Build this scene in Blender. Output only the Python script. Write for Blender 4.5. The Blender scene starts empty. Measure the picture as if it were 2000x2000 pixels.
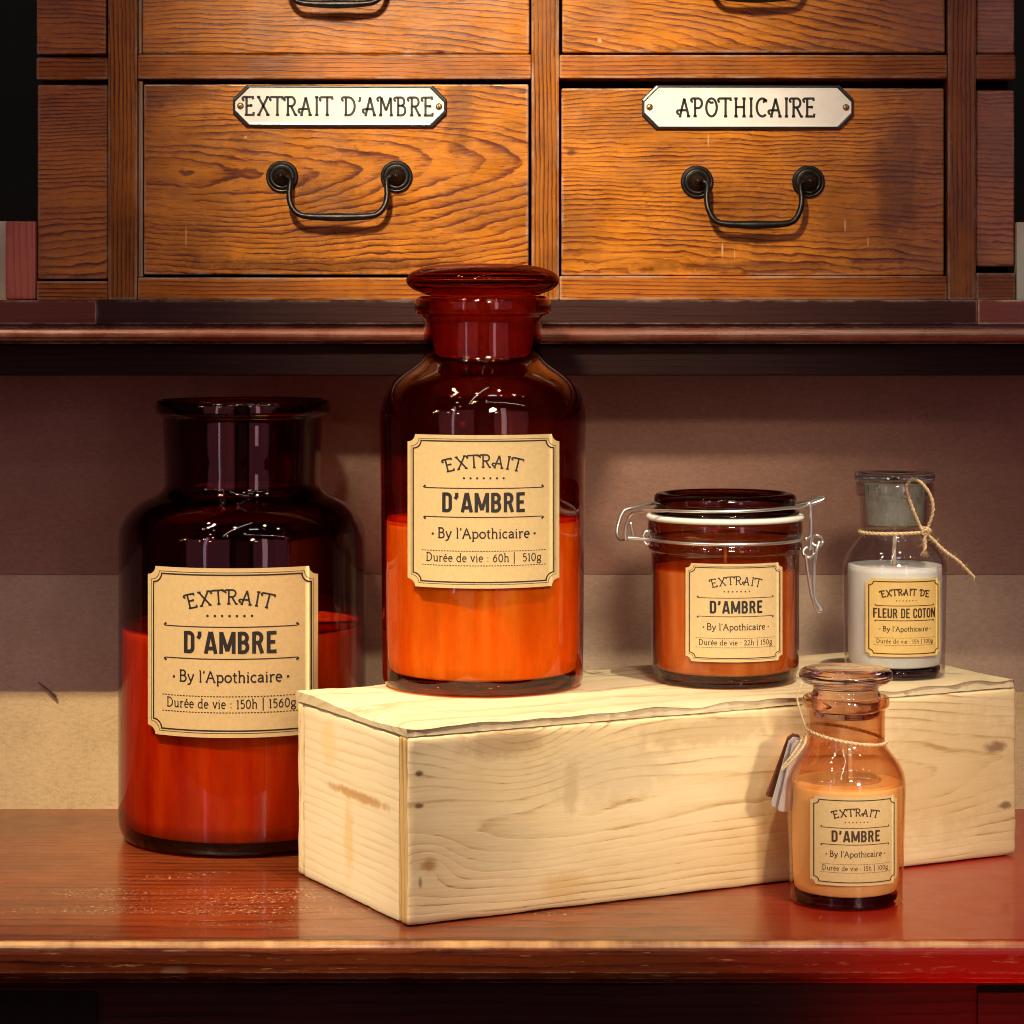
import bpy, bmesh, math, random
from mathutils import Vector, Matrix, noise as mnoise

# ------------------------------------------------------------------ camera, world, light, exposure
SC = bpy.context.scene
COL = SC.collection
F = 5200.0            # focal length in pixels of the 2000 px photograph
HC = 0.298            # camera height above the counter top
HY = 600.0            # row of the horizon in the photograph
SC.render.engine = 'CYCLES'
cd = bpy.data.cameras.new('camera')
cd.sensor_width = 36.0
cd.lens = 36.0 * F / 2000.0
cd.shift_y = -0.2
cd.clip_start = 0.05
cd.clip_end = 50
cam = bpy.data.objects.new('camera', cd)
cam.location = (0, 0, HC)
cam.rotation_euler = (math.pi / 2, 0, 0)
COL.objects.link(cam)
SC.camera = cam

W = bpy.data.worlds.new("World")
SC.world = W
W.use_nodes = True
W.node_tree.nodes['Background'].inputs[0].default_value = (0.30, 0.20, 0.22, 1)
W.node_tree.nodes['Background'].inputs[1].default_value = 0.045

SC.view_settings.view_transform = 'Standard'
SC.view_settings.look = 'None'
SC.view_settings.exposure = 0.0
SC.view_settings.gamma = 1.0
SC.view_settings.use_curve_mapping = False
SC.cycles.use_denoising = True
SC.cycles.max_bounces = 14
SC.cycles.transparent_max_bounces = 40
SC.cycles.transmission_bounces = 12
SC.cycles.glossy_bounces = 6
SC.cycles.diffuse_bounces = 4
SC.cycles.sample_clamp_indirect = 4.0
SC.cycles.blur_glossy = 0.5
SC.cycles.pixel_filter_type = 'BLACKMAN_HARRIS'
SC.cycles.filter_width = 1.05


def aim(o, target):
    o.rotation_euler = (Vector(target) - o.location).to_track_quat('-Z', 'Y').to_euler()


def spot(loc, target, power, color, size, cone=60, blend=0.6, flat=1.0):
    l = bpy.data.lights.new('spot_lamp', 'SPOT')
    l.energy = power
    l.color = color
    l.shadow_soft_size = size
    l.spot_size = math.radians(cone)
    l.spot_blend = blend
    o = bpy.data.objects.new('spot_lamp', l)
    o.location = loc
    COL.objects.link(o)
    aim(o, target)
    o.scale = (1.0, flat, 1.0)
    return o


def area(loc, target, power, color, sx, sy, spread=180):
    l = bpy.data.lights.new('area_lamp', 'AREA')
    l.shape = 'RECTANGLE'
    l.size = sx
    l.size_y = sy
    l.energy = power
    l.color = color
    l.spread = math.radians(spread)
    o = bpy.data.objects.new('area_lamp', l)
    o.location = loc
    COL.objects.link(o)
    aim(o, target)
    return o


def bulb(loc, power, color, r):
    l = bpy.data.lights.new('shop_bulb', 'POINT')
    l.energy = power
    l.color = color
    l.shadow_soft_size = r
    o = bpy.data.objects.new('shop_bulb', l)
    o.location = loc
    COL.objects.link(o)
    return o


def tube_lamp(p0, p1, width, power, color):
    """fluorescent tube on the shop ceiling, facing the shelf"""
    p0, p1 = Vector(p0), Vector(p1)
    l = bpy.data.lights.new('tube_lamp', 'AREA')
    l.shape = 'RECTANGLE'
    l.size = (p1 - p0).length
    l.size_y = width
    l.energy = power
    l.color = color
    o = bpy.data.objects.new('tube_lamp', l)
    mid = (p0 + p1) / 2
    xa = (p1 - p0).normalized()
    z = mid - Vector((0, 1.4, 0.15))
    z = (z - xa * z.dot(xa)).normalized()
    o.matrix_world = Matrix.Translation(mid) @ Matrix((xa, z.cross(xa), z)).transposed().to_4x4()
    COL.objects.link(o)
    return o


WARM = (1.0, 0.80, 0.52)
# two ceiling spots whose light is cut off by the shelf edge on the kraft wall
spot((-0.60, 0.95, 1.50), (-0.15, 1.44, 0.05), 205, WARM, 0.010, 23, 1.0)
spot((0.35, 0.85, 1.561), (0.09, 1.38, 0.05), 84, (1.0, 0.83, 0.58), 0.014, 26, 0.8)
# lamp on the drawers
spot((-0.16, 0.55, 0.88), (0.0, 1.515, 0.425), 88, (1.0, 0.84, 0.60), 0.05, 24, 1.0)
# two flat-beamed fill spots added at the front right, to brighten the box with the small bottle and the jars upon it
spot((0.50, 0.32, 0.36), (0.13, 1.36, 0.045), 33, (1.0, 0.84, 0.60), 0.05, 21, 0.8, 0.42)
spot((0.22, 0.35, 0.62), (0.095, 1.42, 0.155), 47, (1.0, 0.85, 0.62), 0.09, 21, 0.8, 0.55)
# low lamp from the left on the box end
spot((-1.0, 0.75, 0.42), (-0.080, 1.335, 0.05), 19, (1.0, 0.86, 0.66), 0.04, 11, 0.9)
# red lamp far down on the right
area((0.30, 1.11, -0.165), (0.30, 1.26, -0.06), 0.13, (1.0, 0.03, 0.015), 0.26, 0.01, 36)
# the shop in front: wide dim panels added for fill and reflection, ceiling tubes, small bulbs
area((-1.45, -0.9, 0.50), (-1.0, 1.4, 0.25), 3.2, (1.0, 0.36, 0.50), 2.1, 1.4)
area((1.6, -0.9, 0.50), (1.1, 1.4, 0.25), 3.2, (1.0, 0.36, 0.50), 2.1, 1.4)
area((0.10, -1.1, 0.45), (0.1, 1.4, 0.25), 0.10, (1.0, 0.40, 0.50), 0.5, 1.2)
# tall strip lamps added far to the sides, for upright streaks in the glass
area((0.95, -0.75, 0.55), (0.1, 1.4, 0.2), 2.4, (0.95, 0.66, 0.78), 0.22, 1.3)
area((-1.25, -0.55, 0.55), (-0.05, 1.4, 0.2), 1.3, (0.72, 0.66, 1.0), 0.10, 1.4)
tube_lamp((-1.0, -1.9, 2.25), (0.15, 0.85, 2.25), 0.034, 3.6, (0.88, 0.93, 1.0))
tube_lamp((0.10, -1.3, 2.15), (3.0, -0.9, 1.9), 0.034, 3.6, (0.88, 0.93, 1.0))
area((0.30, 0.20, 1.8), (0, 1.4, 0.1), 1.0, (0.55, 0.8, 1.0), 0.26, 0.10)
_r = random.Random(11)
for k in range(26):      # bulbs of the shop, most of them towards the left
    az = math.radians(_r.uniform(-72, -8) if k < 19 else _r.uniform(0, 60))
    big = k % 6 == 0
    el = math.radians(_r.uniform(46, 64) if big else _r.uniform(14, 52))
    bulb((3.0 * math.sin(az) * math.cos(el), 1.44 - 3.0 * math.cos(az) * math.cos(el), 0.2 + 3.0 * math.sin(el)),
         11.0 if big else _r.uniform(0.7, 2.4), (1.0, 0.80, 0.55) if k % 3 else (1.0, 0.88, 0.72), 0.046 if big else 0.026)


# ------------------------------------------------------------------ helpers
def pt(x, y, Y):
    return Vector(((x - 1000.0) * Y / F, Y, HC - (y - HY) * Y / F))


def thing(name, label, cat, loc=(0, 0, 0), rz=0.0, group=None):
    o = bpy.data.objects.new(name, None)
    o.empty_display_size = 0.02
    COL.objects.link(o)
    o.location = loc
    o.rotation_euler = (0, 0, rz)
    o['label'] = label
    o['category'] = cat
    if group:
        o['group'] = group
    return o


def obj(name, bm, mat, parent=None, smooth=False):
    me = bpy.data.meshes.new(name)
    bm.normal_update()
    bm.to_mesh(me)
    bm.free()
    if mat:
        me.materials.append(mat)
    if smooth:
        for p in me.polygons:
            p.use_smooth = True
    o = bpy.data.objects.new(name, me)
    COL.objects.link(o)
    if parent:
        o.parent = parent
    return o


def box_bm(x0, x1, y0, y1, z0, z1, bevel=0.0, bm=None, seg=2):
    own = bmesh.new()
    vs = [own.verts.new((x, y, z)) for x in (x0, x1) for y in (y0, y1) for z in (z0, z1)]
    for f in ((0, 1, 3, 2), (4, 6, 7, 5), (0, 4, 5, 1), (2, 3, 7, 6), (0, 2, 6, 4), (1, 5, 7, 3)):
        own.faces.new([vs[i] for i in f])
    bmesh.ops.recalc_face_normals(own, faces=own.faces)
    if bevel > 0:
        bmesh.ops.bevel(own, geom=own.edges[:], offset=bevel, segments=seg, affect='EDGES', profile=0.5)
    if bm is None:
        return own
    me = bpy.data.meshes.new('tmp')
    own.to_mesh(me)
    own.free()
    bm.from_mesh(me)
    bpy.data.meshes.remove(me)
    return bm


def chaikin(p, n=2, closed=False):
    for _ in range(n):
        q = []
        m = len(p)
        if not closed:
            q.append(p[0])
        rng = range(m) if closed else range(m - 1)
        for i in rng:
            a, b = p[i], p[(i + 1) % m]
            q.append(tuple(u * 0.75 + v * 0.25 for u, v in zip(a, b)))
            q.append(tuple(u * 0.25 + v * 0.75 for u, v in zip(a, b)))
        if not closed:
            q.append(p[-1])
        p = q
    return p


def lathe(profile, seg=96, bm=None, M=None):
    """profile: (r, z) from axis to axis (or an open strip)."""
    bm = bm or bmesh.new()
    M = M or Matrix()
    rings = []
    for r, z in profile:
        if r < 1e-7:
            rings.append([bm.verts.new(M @ Vector((0, 0, z)))])
        else:
            rings.append([bm.verts.new(M @ Vector((r * math.cos(2 * math.pi * k / seg), r * math.sin(2 * math.pi * k / seg), z)))
                          for k in range(seg)])
    for a, b in zip(rings, rings[1:]):
        for k in range(seg):
            k2 = (k + 1) % seg
            if len(a) == 1 and len(b) == 1:
                continue
            if len(a) == 1:
                bm.faces.new((a[0], b[k2], b[k]))
            elif len(b) == 1:
                bm.faces.new((a[k], a[k2], b[0]))
            else:
                bm.faces.new((a[k], a[k2], b[k2], b[k]))
    return bm


def tube(pts, r, sides=10, closed=False, bm=None, twist=None):
    """sweep a circle along points; r a number or a list"""
    bm = bm or bmesh.new()
    pts = [Vector(p) for p in pts]
    n = len(pts)
    rr = r if isinstance(r, (list, tuple)) else [r] * n
    T = []
    for i in range(n):
        a = pts[(i - 1) % n] if (closed or i > 0) else pts[0]
        b = pts[(i + 1) % n] if (closed or i < n - 1) else pts[-1]
        T.append((b - a).normalized())
    ref = Vector((0, 0, 1)) if abs(T[0].z) < 0.9 else Vector((1, 0, 0))
    u = T[0].cross(ref).normalized()
    rings = []
    for i in range(n):
        u = (u - T[i] * u.dot(T[i])).normalized()
        v = T[i].cross(u)
        rings.append([bm.verts.new(pts[i] + (u * math.cos(2 * math.pi * k / sides) + v * math.sin(2 * math.pi * k / sides)) * rr[i])
                      for k in range(sides)])
    m = n if closed else n - 1
    for i in range(m):
        a, b = rings[i], rings[(i + 1) % n]
        for k in range(sides):
            bm.faces.new((a[k], a[(k + 1) % sides], b[(k + 1) % sides], b[k]))
    if not closed:
        bm.faces.new(rings[0][::-1])
        bm.faces.new(rings[-1])
    return bm


def resample(pts, step, closed=False):
    pts = [Vector(p) for p in pts]
    if closed:
        pts = pts + [pts[0]]
    out = [pts[0]]
    acc = 0.0
    for a, b in zip(pts, pts[1:]):
        d = (b - a).length
        t = step - acc
        while t <= d:
            out.append(a.lerp(b, t / d))
            t += step
        acc = (acc + d) % step
    if not closed and (out[-1] - pts[-1]).length > step * 0.3:
        out.append(pts[-1])
    return out


def rope(pts, r, closed=False, bm=None, fuzz=0, seed=1, pitch=6.0):
    """twine: two strands twisted round each other, with stray fibres"""
    bm = bm or bmesh.new()
    rnd = random.Random(seed)
    P = resample(chaikin([tuple(p) for p in pts], 3, closed), r * 0.7, closed)
    n = len(P)
    U = []
    ref = Vector((0.31, 0.22, 0.92))
    for i in range(n):
        a = P[(i - 1) % n] if (closed or i) else P[0]
        b = P[(i + 1) % n] if (closed or i < n - 1) else P[-1]
        t = (b - a).normalized()
        u = t.cross(ref)
        if u.length < 1e-3:
            u = t.cross(Vector((1, 0, 0)))
        u.normalize()
        U.append((u, t.cross(u)))
    for s in range(2):
        q = []
        for i in range(n):
            an = i * 0.7 / pitch * 2 * math.pi + s * math.pi
            q.append(P[i] + (U[i][0] * math.cos(an) + U[i][1] * math.sin(an)) * r * 0.48)
        tube(q, [r * (0.60 + 0.12 * rnd.random()) for _ in q], 7, closed, bm)
    for k in range(fuzz):
        i = rnd.randrange(n)
        d = Vector((rnd.uniform(-1, 1), rnd.uniform(-1, 0.4), rnd.uniform(-1, 1)))
        d.normalize()
        L = r * rnd.uniform(2.0, 6.0)
        d2 = (d + Vector((rnd.uniform(-.6, .6), rnd.uniform(-.6, .6), rnd.uniform(-.6, .6)))).normalized()
        tube([P[i], P[i] + d * L * 0.5, P[i] + d * L * 0.5 + d2 * L * 0.5], [r * 0.09, r * 0.07, r * 0.04], 4, False, bm)
    return bm


# ------------------------------------------------------------------ materials
class NT:
    def __init__(self, name):
        self.m = bpy.data.materials.new(name)
        self.m.use_nodes = True
        self.t = self.m.node_tree
        self.t.nodes.clear()
        self.out = self.t.nodes.new('ShaderNodeOutputMaterial')

    def n(self, typ, ins=None, **kw):
        nd = self.t.nodes.new('ShaderNode' + typ)
        for k, v in kw.items():
            setattr(nd, k, v)
        for k, v in (ins or {}).items():
            s = nd.inputs[k]
            if isinstance(v, bpy.types.NodeSocket):
                self.t.links.new(v, s)
            else:
                s.default_value = v
        return nd

    def math(self, op, a, b=None, c=None, clamp=False):
        ins = {0: a}
        if b is not None:
            ins[1] = b
        if c is not None:
            ins[2] = c
        return self.n('Math', ins, operation=op, use_clamp=clamp).outputs[0]

    def mix(self, fac, a, b, blend='MIX'):
        nd = self.n('Mix', data_type='RGBA', blend_type=blend)
        for i, v in ((0, fac), (6, a), (7, b)):
            if isinstance(v, bpy.types.NodeSocket):
                self.t.links.new(v, nd.inputs[i])
            else:
                nd.inputs[i].default_value = v if i == 0 else (*v, 1)[:4]
        return nd.outputs[2]

    def ramp(self, fac, stops, interp='LINEAR'):
        nd = self.n('ValToRGB', {0: fac})
        cr = nd.color_ramp
        cr.interpolation = interp
        while len(cr.elements) < len(stops):
            cr.elements.new(0.5)
        for e, (p, c) in zip(cr.elements, stops):
            e.position = p
            e.color = (c, c, c, 1) if not isinstance(c, tuple) else (*c, 1)[:4]
        return nd.outputs[0]

    def noise(self, vec, scale, detail=4, rough=0.55, dist=0.0):
        return self.n('TexNoise', {'Vector': vec, 'Scale': scale, 'Detail': detail, 'Roughness': rough, 'Distortion': dist}).outputs[0]

    def coords(self):
        return self.n('TexCoord').outputs['Object']

    def mapping(self, vec, loc=(0, 0, 0), rot=(0, 0, 0), scale=(1, 1, 1)):
        return self.n('Mapping', {'Vector': vec, 'Location': loc, 'Rotation': rot, 'Scale': scale}).outputs[0]

    def done(self, shader):
        self.t.links.new(shader, self.out.inputs[0])
        return self.m


def wood(name, light, dark, mid=None, pith=(0, 0.03, 0), stretch=0.12, freq=330.0, axis='X', warp=0.006, warp_scale=14.0,
         rough=0.32, spec=0.5, coat=0.0, fibre=0.35, blotch=0.35, knots=(), wear=None, wear_amt=0.0, bump=0.25, dust=None,
         ring_amt=1.0, streak=(1.0, 1.0), knot_col=None, coat_rough=0.15, stain=None, edge=None, red_glow=None, marks=(), pores=0.0, grime=0.0, fine=0.6):
    """growth rings cut by the face, fine fibres along the grain, uneven stain"""
    N = NT(name)
    co = N.coords()
    if axis == 'Z':
        co = N.mapping(co, rot=(0, math.pi / 2, 0))
    elif axis == 'Y':
        co = N.mapping(co, rot=(0, 0, math.pi / 2))
    base = co
    st = N.mapping(co, scale=(0.35, 1, 1))
    wn = N.n('TexNoise', {'Vector': st, 'Scale': warp_scale, 'Detail': 3.0, 'Roughness': 0.5}).outputs[1]
    wv = N.n('VectorMath', {0: wn, 1: (0.5, 0.5, 0.5)}, operation='SUBTRACT').outputs[0]
    wv = N.n('VectorMath', {0: wv, 1: (warp * 4, warp * 2, warp * 2)}, operation='MULTIPLY').outputs[0]
    co2 = N.n('VectorMath', {0: co, 1: wv}, operation='ADD').outputs[0]
    wn3 = N.n('TexNoise', {'Vector': N.mapping(co, scale=(0.6, 1, 1)), 'Scale': warp_scale * 5.0, 'Detail': 3.0, 'Roughness': 0.6}).outputs[1]
    wv3 = N.n('VectorMath', {0: N.n('VectorMath', {0: wn3, 1: (0.5, 0.5, 0.5)}, operation='SUBTRACT').outputs[0], 1: (warp * fine, warp * fine * 0.6, warp * fine * 0.6)}, operation='MULTIPLY').outputs[0]
    co2 = N.n('VectorMath', {0: co2, 1: wv3}, operation='ADD').outputs[0]
    rel = N.mapping(co2, loc=(-pith[0] * stretch, -pith[1], -pith[2]), scale=(stretch, 1, 1))
    r = N.n('VectorMath', {0: rel}, operation='LENGTH').outputs[1]
    # the grain bends round the knots
    kmask = None
    for (kx, ky, kz, kr, ka) in knots:
        d = N.n('VectorMath', {0: N.mapping(base, loc=(-kx * 0.75, -ky, -kz), scale=(0.75, 1, 1))}, operation='LENGTH').outputs[1]
        g = N.math('EXPONENT', N.math('MULTIPLY', N.math('POWER', N.math('DIVIDE', d, kr * 2.2), 2.0), -1.0))
        r = N.math('ADD', r, N.math('MULTIPLY', g, kr * 1.5))
        mk = N.math('SUBTRACT', 1.0, N.n('MapRange', {0: N.math('ADD', d, N.math('MULTIPLY', N.math('SUBTRACT', N.noise(base, 140.0, 3), 0.5), kr * 0.7)), 1: kr * 0.2, 2: kr * 1.0}, interpolation_type='SMOOTHSTEP').outputs[0])
        mk = N.math('MULTIPLY', mk, ka)
        kmask = mk if kmask is None else N.math('MAXIMUM', kmask, mk)
    jit = N.noise(N.mapping(base, scale=(0.1, 1, 1)), 120.0, 2)
    ph = N.math('ADD', N.math('MULTIPLY', r, freq), N.math('MULTIPLY', jit, 0.8))
    fr = N.math('FRACT', ph)
    ring = N.ramp(fr, [(0.0, 0.0), (0.40, 0.10), (0.70, 0.42), (0.86, 0.95), (0.94, 1.0), (1.0, 0.05)])
    vary = N.noise(N.mapping(base, scale=(0.3, 1, 1)), 60.0, 3)
    ring = N.math('MULTIPLY', ring, N.math('MULTIPLY', N.n('MapRange', {0: vary, 1: 0.3, 2: 0.7, 3: 0.12, 4: 1.1}).outputs[0], ring_amt))
    fib = N.noise(N.mapping(co2, scale=(14.0 * streak[0], 520.0 * streak[1], 520.0 * streak[1])), 1.0, 3, 0.65)
    fib2 = N.noise(N.mapping(co2, scale=(40.0, 1500.0, 1500.0)), 1.0, 2, 0.6)
    f = N.math('ADD', N.math('MULTIPLY', ring, 0.95), N.math('MULTIPLY', N.math('SUBTRACT', fib, 0.5), fibre * 2), clamp=True)
    f = N.math('ADD', f, N.math('MULTIPLY', N.math('SUBTRACT', fib2, 0.5), fibre), clamp=True)
    if pores:      # short dark open pores
        po = N.n('MapRange', {0: N.noise(N.mapping(co2, scale=(90.0, 1400.0, 1400.0)), 1.0, 2, 0.5), 1: 0.60, 2: 0.70, 3: 0.0, 4: pores}).outputs[0]
        f = N.math('ADD', f, N.math('MULTIPLY', po, N.math('ADD', 0.35, ring)), clamp=True)
    c = N.ramp(f, [(0.0, light), (0.5, mid or tuple((a * b) ** 0.5 for a, b in zip(light, dark))), (1.0, dark)])
    bl = N.noise(N.mapping(base, scale=(0.5, 1, 1)), 16.0, 4, 0.6)
    c = N.mix(N.math('MULTIPLY', N.n('MapRange', {0: bl, 1: 0.42, 2: 0.72}).outputs[0], blotch), c, tuple(v * 0.42 for v in dark) if not stain else stain)
    if grime:      # old oil and hand grime in uneven clouds
        gm = N.n('MapRange', {0: N.noise(N.mapping(base, scale=(0.7, 1, 1)), 21.0, 6, 0.68), 1: 0.40, 2: 0.66}).outputs[0]
        c = N.mix(N.math('MULTIPLY', gm, grime), c, tuple(v * 0.5 for v in dark))
    if kmask is not None:
        kc = knot_col or tuple(v * 0.6 for v in dark)
        c = N.mix(kmask, c, kc)
    for (mx, my, mz, sx, sy, sz, mc, ma) in marks:      # stains, nail holes, rubbed places with a shape of their own
        md = N.n('VectorMath', {0: N.mapping(base, loc=(-mx / sx, -my / sy, -mz / sz), scale=(1 / sx, 1 / sy, 1 / sz))}, operation='LENGTH').outputs[1]
        md = N.math('ADD', md, N.math('MULTIPLY', N.math('SUBTRACT', N.noise(base, 120.0, 4, 0.65), 0.5), 1.3))
        c = N.mix(N.n('MapRange', {0: md, 1: 1.0, 2: 0.35, 3: 0.0, 4: ma}, interpolation_type='SMOOTHSTEP').outputs[0], c, mc)
    if red_glow:      # red glow painted into the colour towards the right end of the counter
        xs = N.n('SeparateXYZ', {0: base})
        pm = N.n('MapRange', {0: N.math('ADD', xs.outputs[0], N.math('MULTIPLY', N.math('SUBTRACT', N.noise(base, 9.0, 3), 0.5), 0.06)), 1: red_glow[0] - 0.13, 2: red_glow[0] + 0.02}, interpolation_type='SMOOTHSTEP').outputs[0]
        c = N.mix(N.math('MULTIPLY', pm, 0.9), c, red_glow[1])
    rg = N.math('ADD', rough, N.math('MULTIPLY', N.math('SUBTRACT', N.noise(base, 60.0, 4), 0.5), 0.25))
    bev = None
    if wear:
        geo = N.n('NewGeometry')
        bev = N.n('Bevel', {'Radius': 0.0022}, samples=4)
        dt = N.n('VectorMath', {0: bev.outputs[0], 1: geo.outputs['Normal']}, operation='DOT_PRODUCT').outputs[1]
        em = N.n('MapRange', {0: dt, 1: 0.995, 2: 0.90, 3: 0.0, 4: 1.0}).outputs[0]
        wn2 = N.n('MapRange', {0: N.noise(base, 55.0, 6, 0.7), 1: 0.50 - 0.12 * wear_amt, 2: 0.62, 3: 0.0, 4: 1.0}).outputs[0]
        em = N.math('MULTIPLY', em, wn2)
        # small dents and rubbed spots on the faces
        sp = N.n('MapRange', {0: N.noise(N.mapping(base, scale=(1.0, 1.0, 1.0)), 150.0, 3, 0.7), 1: 0.74, 2: 0.78, 3: 0.0, 4: 0.6}).outputs[0]
        em = N.math('MAXIMUM', em, N.math('MULTIPLY', sp, wear_amt))
        c = N.mix(em, c, wear)
        rg = N.math('ADD', rg, N.math('MULTIPLY', em, 0.3))
    if edge:       # varnish rubbed off along the front edge
        xs = N.n('SeparateXYZ', {0: base})
        dd = N.math('SQRT', N.math('ADD', N.math('POWER', N.math('SUBTRACT', xs.outputs[1], edge[0]), 2.0), N.math('POWER', N.math('SUBTRACT', xs.outputs[2], edge[1]), 2.0)))
        en = N.noise(N.mapping(base, scale=(0.25, 1, 1)), 160.0, 5, 0.7)
        em2 = N.n('MapRange', {0: N.math('SUBTRACT', dd, N.math('MULTIPLY', en, 0.0030)), 1: 0.0012, 2: -0.0004, 3: 0.0, 4: 0.85}).outputs[0]
        em2 = N.math('MULTIPLY', em2, N.n('MapRange', {0: N.noise(N.mapping(base, scale=(1, 0.2, 0.2)), 28.0, 4, 0.7), 1: 0.36, 2: 0.60, 3: 0.12, 4: 1.0}).outputs[0])
        sc = N.n('MapRange', {0: N.noise(N.mapping(base, rot=(0, 0.5, 0), scale=(0.12, 1, 1)), 420.0, 4, 0.75), 1: 0.60, 2: 0.70, 3: 0.0, 4: 0.45}).outputs[0]
        sc = N.math('MULTIPLY', sc, N.n('MapRange', {0: xs.outputs[1], 1: edge[0] + 0.004, 2: edge[0] + 0.001}).outputs[0])
        c = N.mix(N.math('MAXIMUM', em2, sc), c, (0.60, 0.34, 0.13))
    if dust:
        dcol, amt, (dx, dy, rx, ry) = dust
        dl = N.n('VectorMath', {0: N.mapping(base, loc=(-dx / rx, -dy / ry, 0), scale=(1 / rx, 1 / ry, 0))}, operation='LENGTH').outputs[1]
        big = N.n('MapRange', {0: N.math('SUBTRACT', N.noise(N.mapping(base, scale=(0.5, 1.8, 1)), 26.0, 3), N.math('MULTIPLY', dl, 0.13)), 1: 0.40, 2: 0.52}).outputs[0]
        sp = N.n('MapRange', {0: N.noise(N.mapping(base, scale=(0.45, 1, 1)), 900.0, 2, 0.7), 1: 0.60, 2: 0.68}).outputs[0]
        sp2 = N.n('MapRange', {0: N.noise(N.mapping(base, scale=(0.25, 1.2, 1)), 260.0, 4, 0.75), 1: 0.64, 2: 0.74}).outputs[0]
        dm = N.math('MULTIPLY', N.math('MULTIPLY', N.math('MAXIMUM', sp, sp2), big), amt)
        for ra, sc_ in ((0.75, 23.0), (-0.35, 31.0), (0.12, 17.0)):      # fine scratches
            q = N.noise(N.mapping(base, loc=(sc_, sc_, 0), rot=(0, 0, ra), scale=(14.0, 1500.0, 1.0)), 1.0, 1, 0.4)
            qm = N.n('MapRange', {0: N.noise(N.mapping(base, loc=(sc_, 0, 0)), 22.0, 2), 1: 0.60, 2: 0.66}).outputs[0]
            dm = N.math('MAXIMUM', dm, N.math('MULTIPLY', N.math('MULTIPLY', N.n('MapRange', {0: q, 1: 0.68, 2: 0.74}).outputs[0], qm), 0.35))
        c = N.mix(dm, c, dcol)
        rg = N.math('ADD', rg, N.math('MULTIPLY', dm, 0.5))
    hgt = N.math('ADD', N.math('MULTIPLY', ring, -0.5), N.math('MULTIPLY', fib, 0.6))
    bp = N.n('Bump', {'Strength': bump, 'Distance': 0.0006, 'Height': hgt})
    ins = {'Base Color': c, 'Roughness': rg, 'Specular IOR Level': spec, 'Coat Weight': coat, 'Coat Roughness': coat_rough, 'Normal': bp.outputs[0]}
    return N.done(N.n('BsdfPrincipled', ins).outputs[0])


def plain(name, col, rough=0.5, metal=0.0, spec=0.5, noise_scale=None, noise_amt=0.2, bump=0.0, sss=0.0, coat=0.0):
    N = NT(name)
    c = (*col, 1)
    ins = {'Roughness': rough, 'Metallic': metal, 'Specular IOR Level': spec, 'Coat Weight': coat}
    if noise_scale:
        nz = N.noise(N.mapping(N.coords(), scale=(1, 1, 0.3)) if sss else N.coords(), noise_scale, 5, 0.65)
        c = N.mix(N.n('MapRange', {0: nz, 1: 0.3, 2: 0.7}).outputs[0], tuple(v * (1 - noise_amt) for v in col), tuple(min(1, v * (1 + noise_amt)) for v in col))
        if bump:
            ins['Normal'] = N.n('Bump', {'Strength': bump, 'Distance': 0.001, 'Height': nz}).outputs[0]
    ins['Base Color'] = c
    if sss:
        ins['Subsurface Weight'] = sss
        ins['Subsurface Radius'] = (0.012, 0.006, 0.003)
        ins['Subsurface Scale'] = 1.0
    return N.done(N.n('BsdfPrincipled', ins).outputs[0])


def tinted_glass(name, tint, edge=0.16, ior=1.5, streaks=0.3, base=1.0, gain=1.0):
    """thin coloured glass wall: the colour deepens where one looks along the wall, mirror reflections on top"""
    N = NT(name)
    geo = N.n('NewGeometry')
    dt = N.math('ABSOLUTE', N.n('VectorMath', {0: geo.outputs['Normal'], 1: geo.outputs['Incoming']}, operation='DOT_PRODUCT').outputs[1])
    k = N.math('DIVIDE', 1.0, N.math('ADD', N.math('MULTIPLY', dt, 1.0 - edge), edge))
    if base != 1.0 or gain != 1.0:
        k = N.math('ADD', base, N.math('MULTIPLY', N.math('SUBTRACT', k, 1.0), gain))
    # uneven blown glass: faint upright streaks of thicker glass
    nz = N.noise(N.mapping(N.coords(), scale=(1, 1, 0.06)), 130.0, 3, 0.6)
    k = N.math('MULTIPLY', k, N.n('MapRange', {0: nz, 1: 0.3, 2: 0.7, 3: 1.0 - streaks, 4: 1.0 + streaks}).outputs[0])
    cc = N.n('CombineColor', {i: N.math('POWER', tint[i], k) for i in range(3)})
    tr = N.n('BsdfTransparent', {0: cc.outputs[0]})
    bmp = N.n('Bump', {'Strength': 0.05, 'Distance': 0.002, 'Height': N.noise(N.mapping(N.coords(), scale=(1, 1, 0.3)), 60.0, 2)})
    gl = N.n('BsdfGlossy', {'Color': (1, 1, 1, 1), 'Roughness': 0.012, 'Normal': bmp.outputs[0]})
    f0 = ((ior - 1) / (ior + 1)) ** 2
    fr = N.math('ADD', f0, N.math('MULTIPLY', N.math('POWER', N.math('SUBTRACT', 1.0, dt), 5.0), 1 - f0))
    return N.done(N.n('MixShader', {0: fr, 1: tr.outputs[0], 2: gl.outputs[0]}).outputs[0])


def solid_glass(name, tint, rough=0.0, ior=1.46):
    N = NT(name)
    return N.done(N.n('BsdfGlass', {'Color': (*tint, 1), 'Roughness': rough, 'IOR': ior}).outputs[0])


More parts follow.
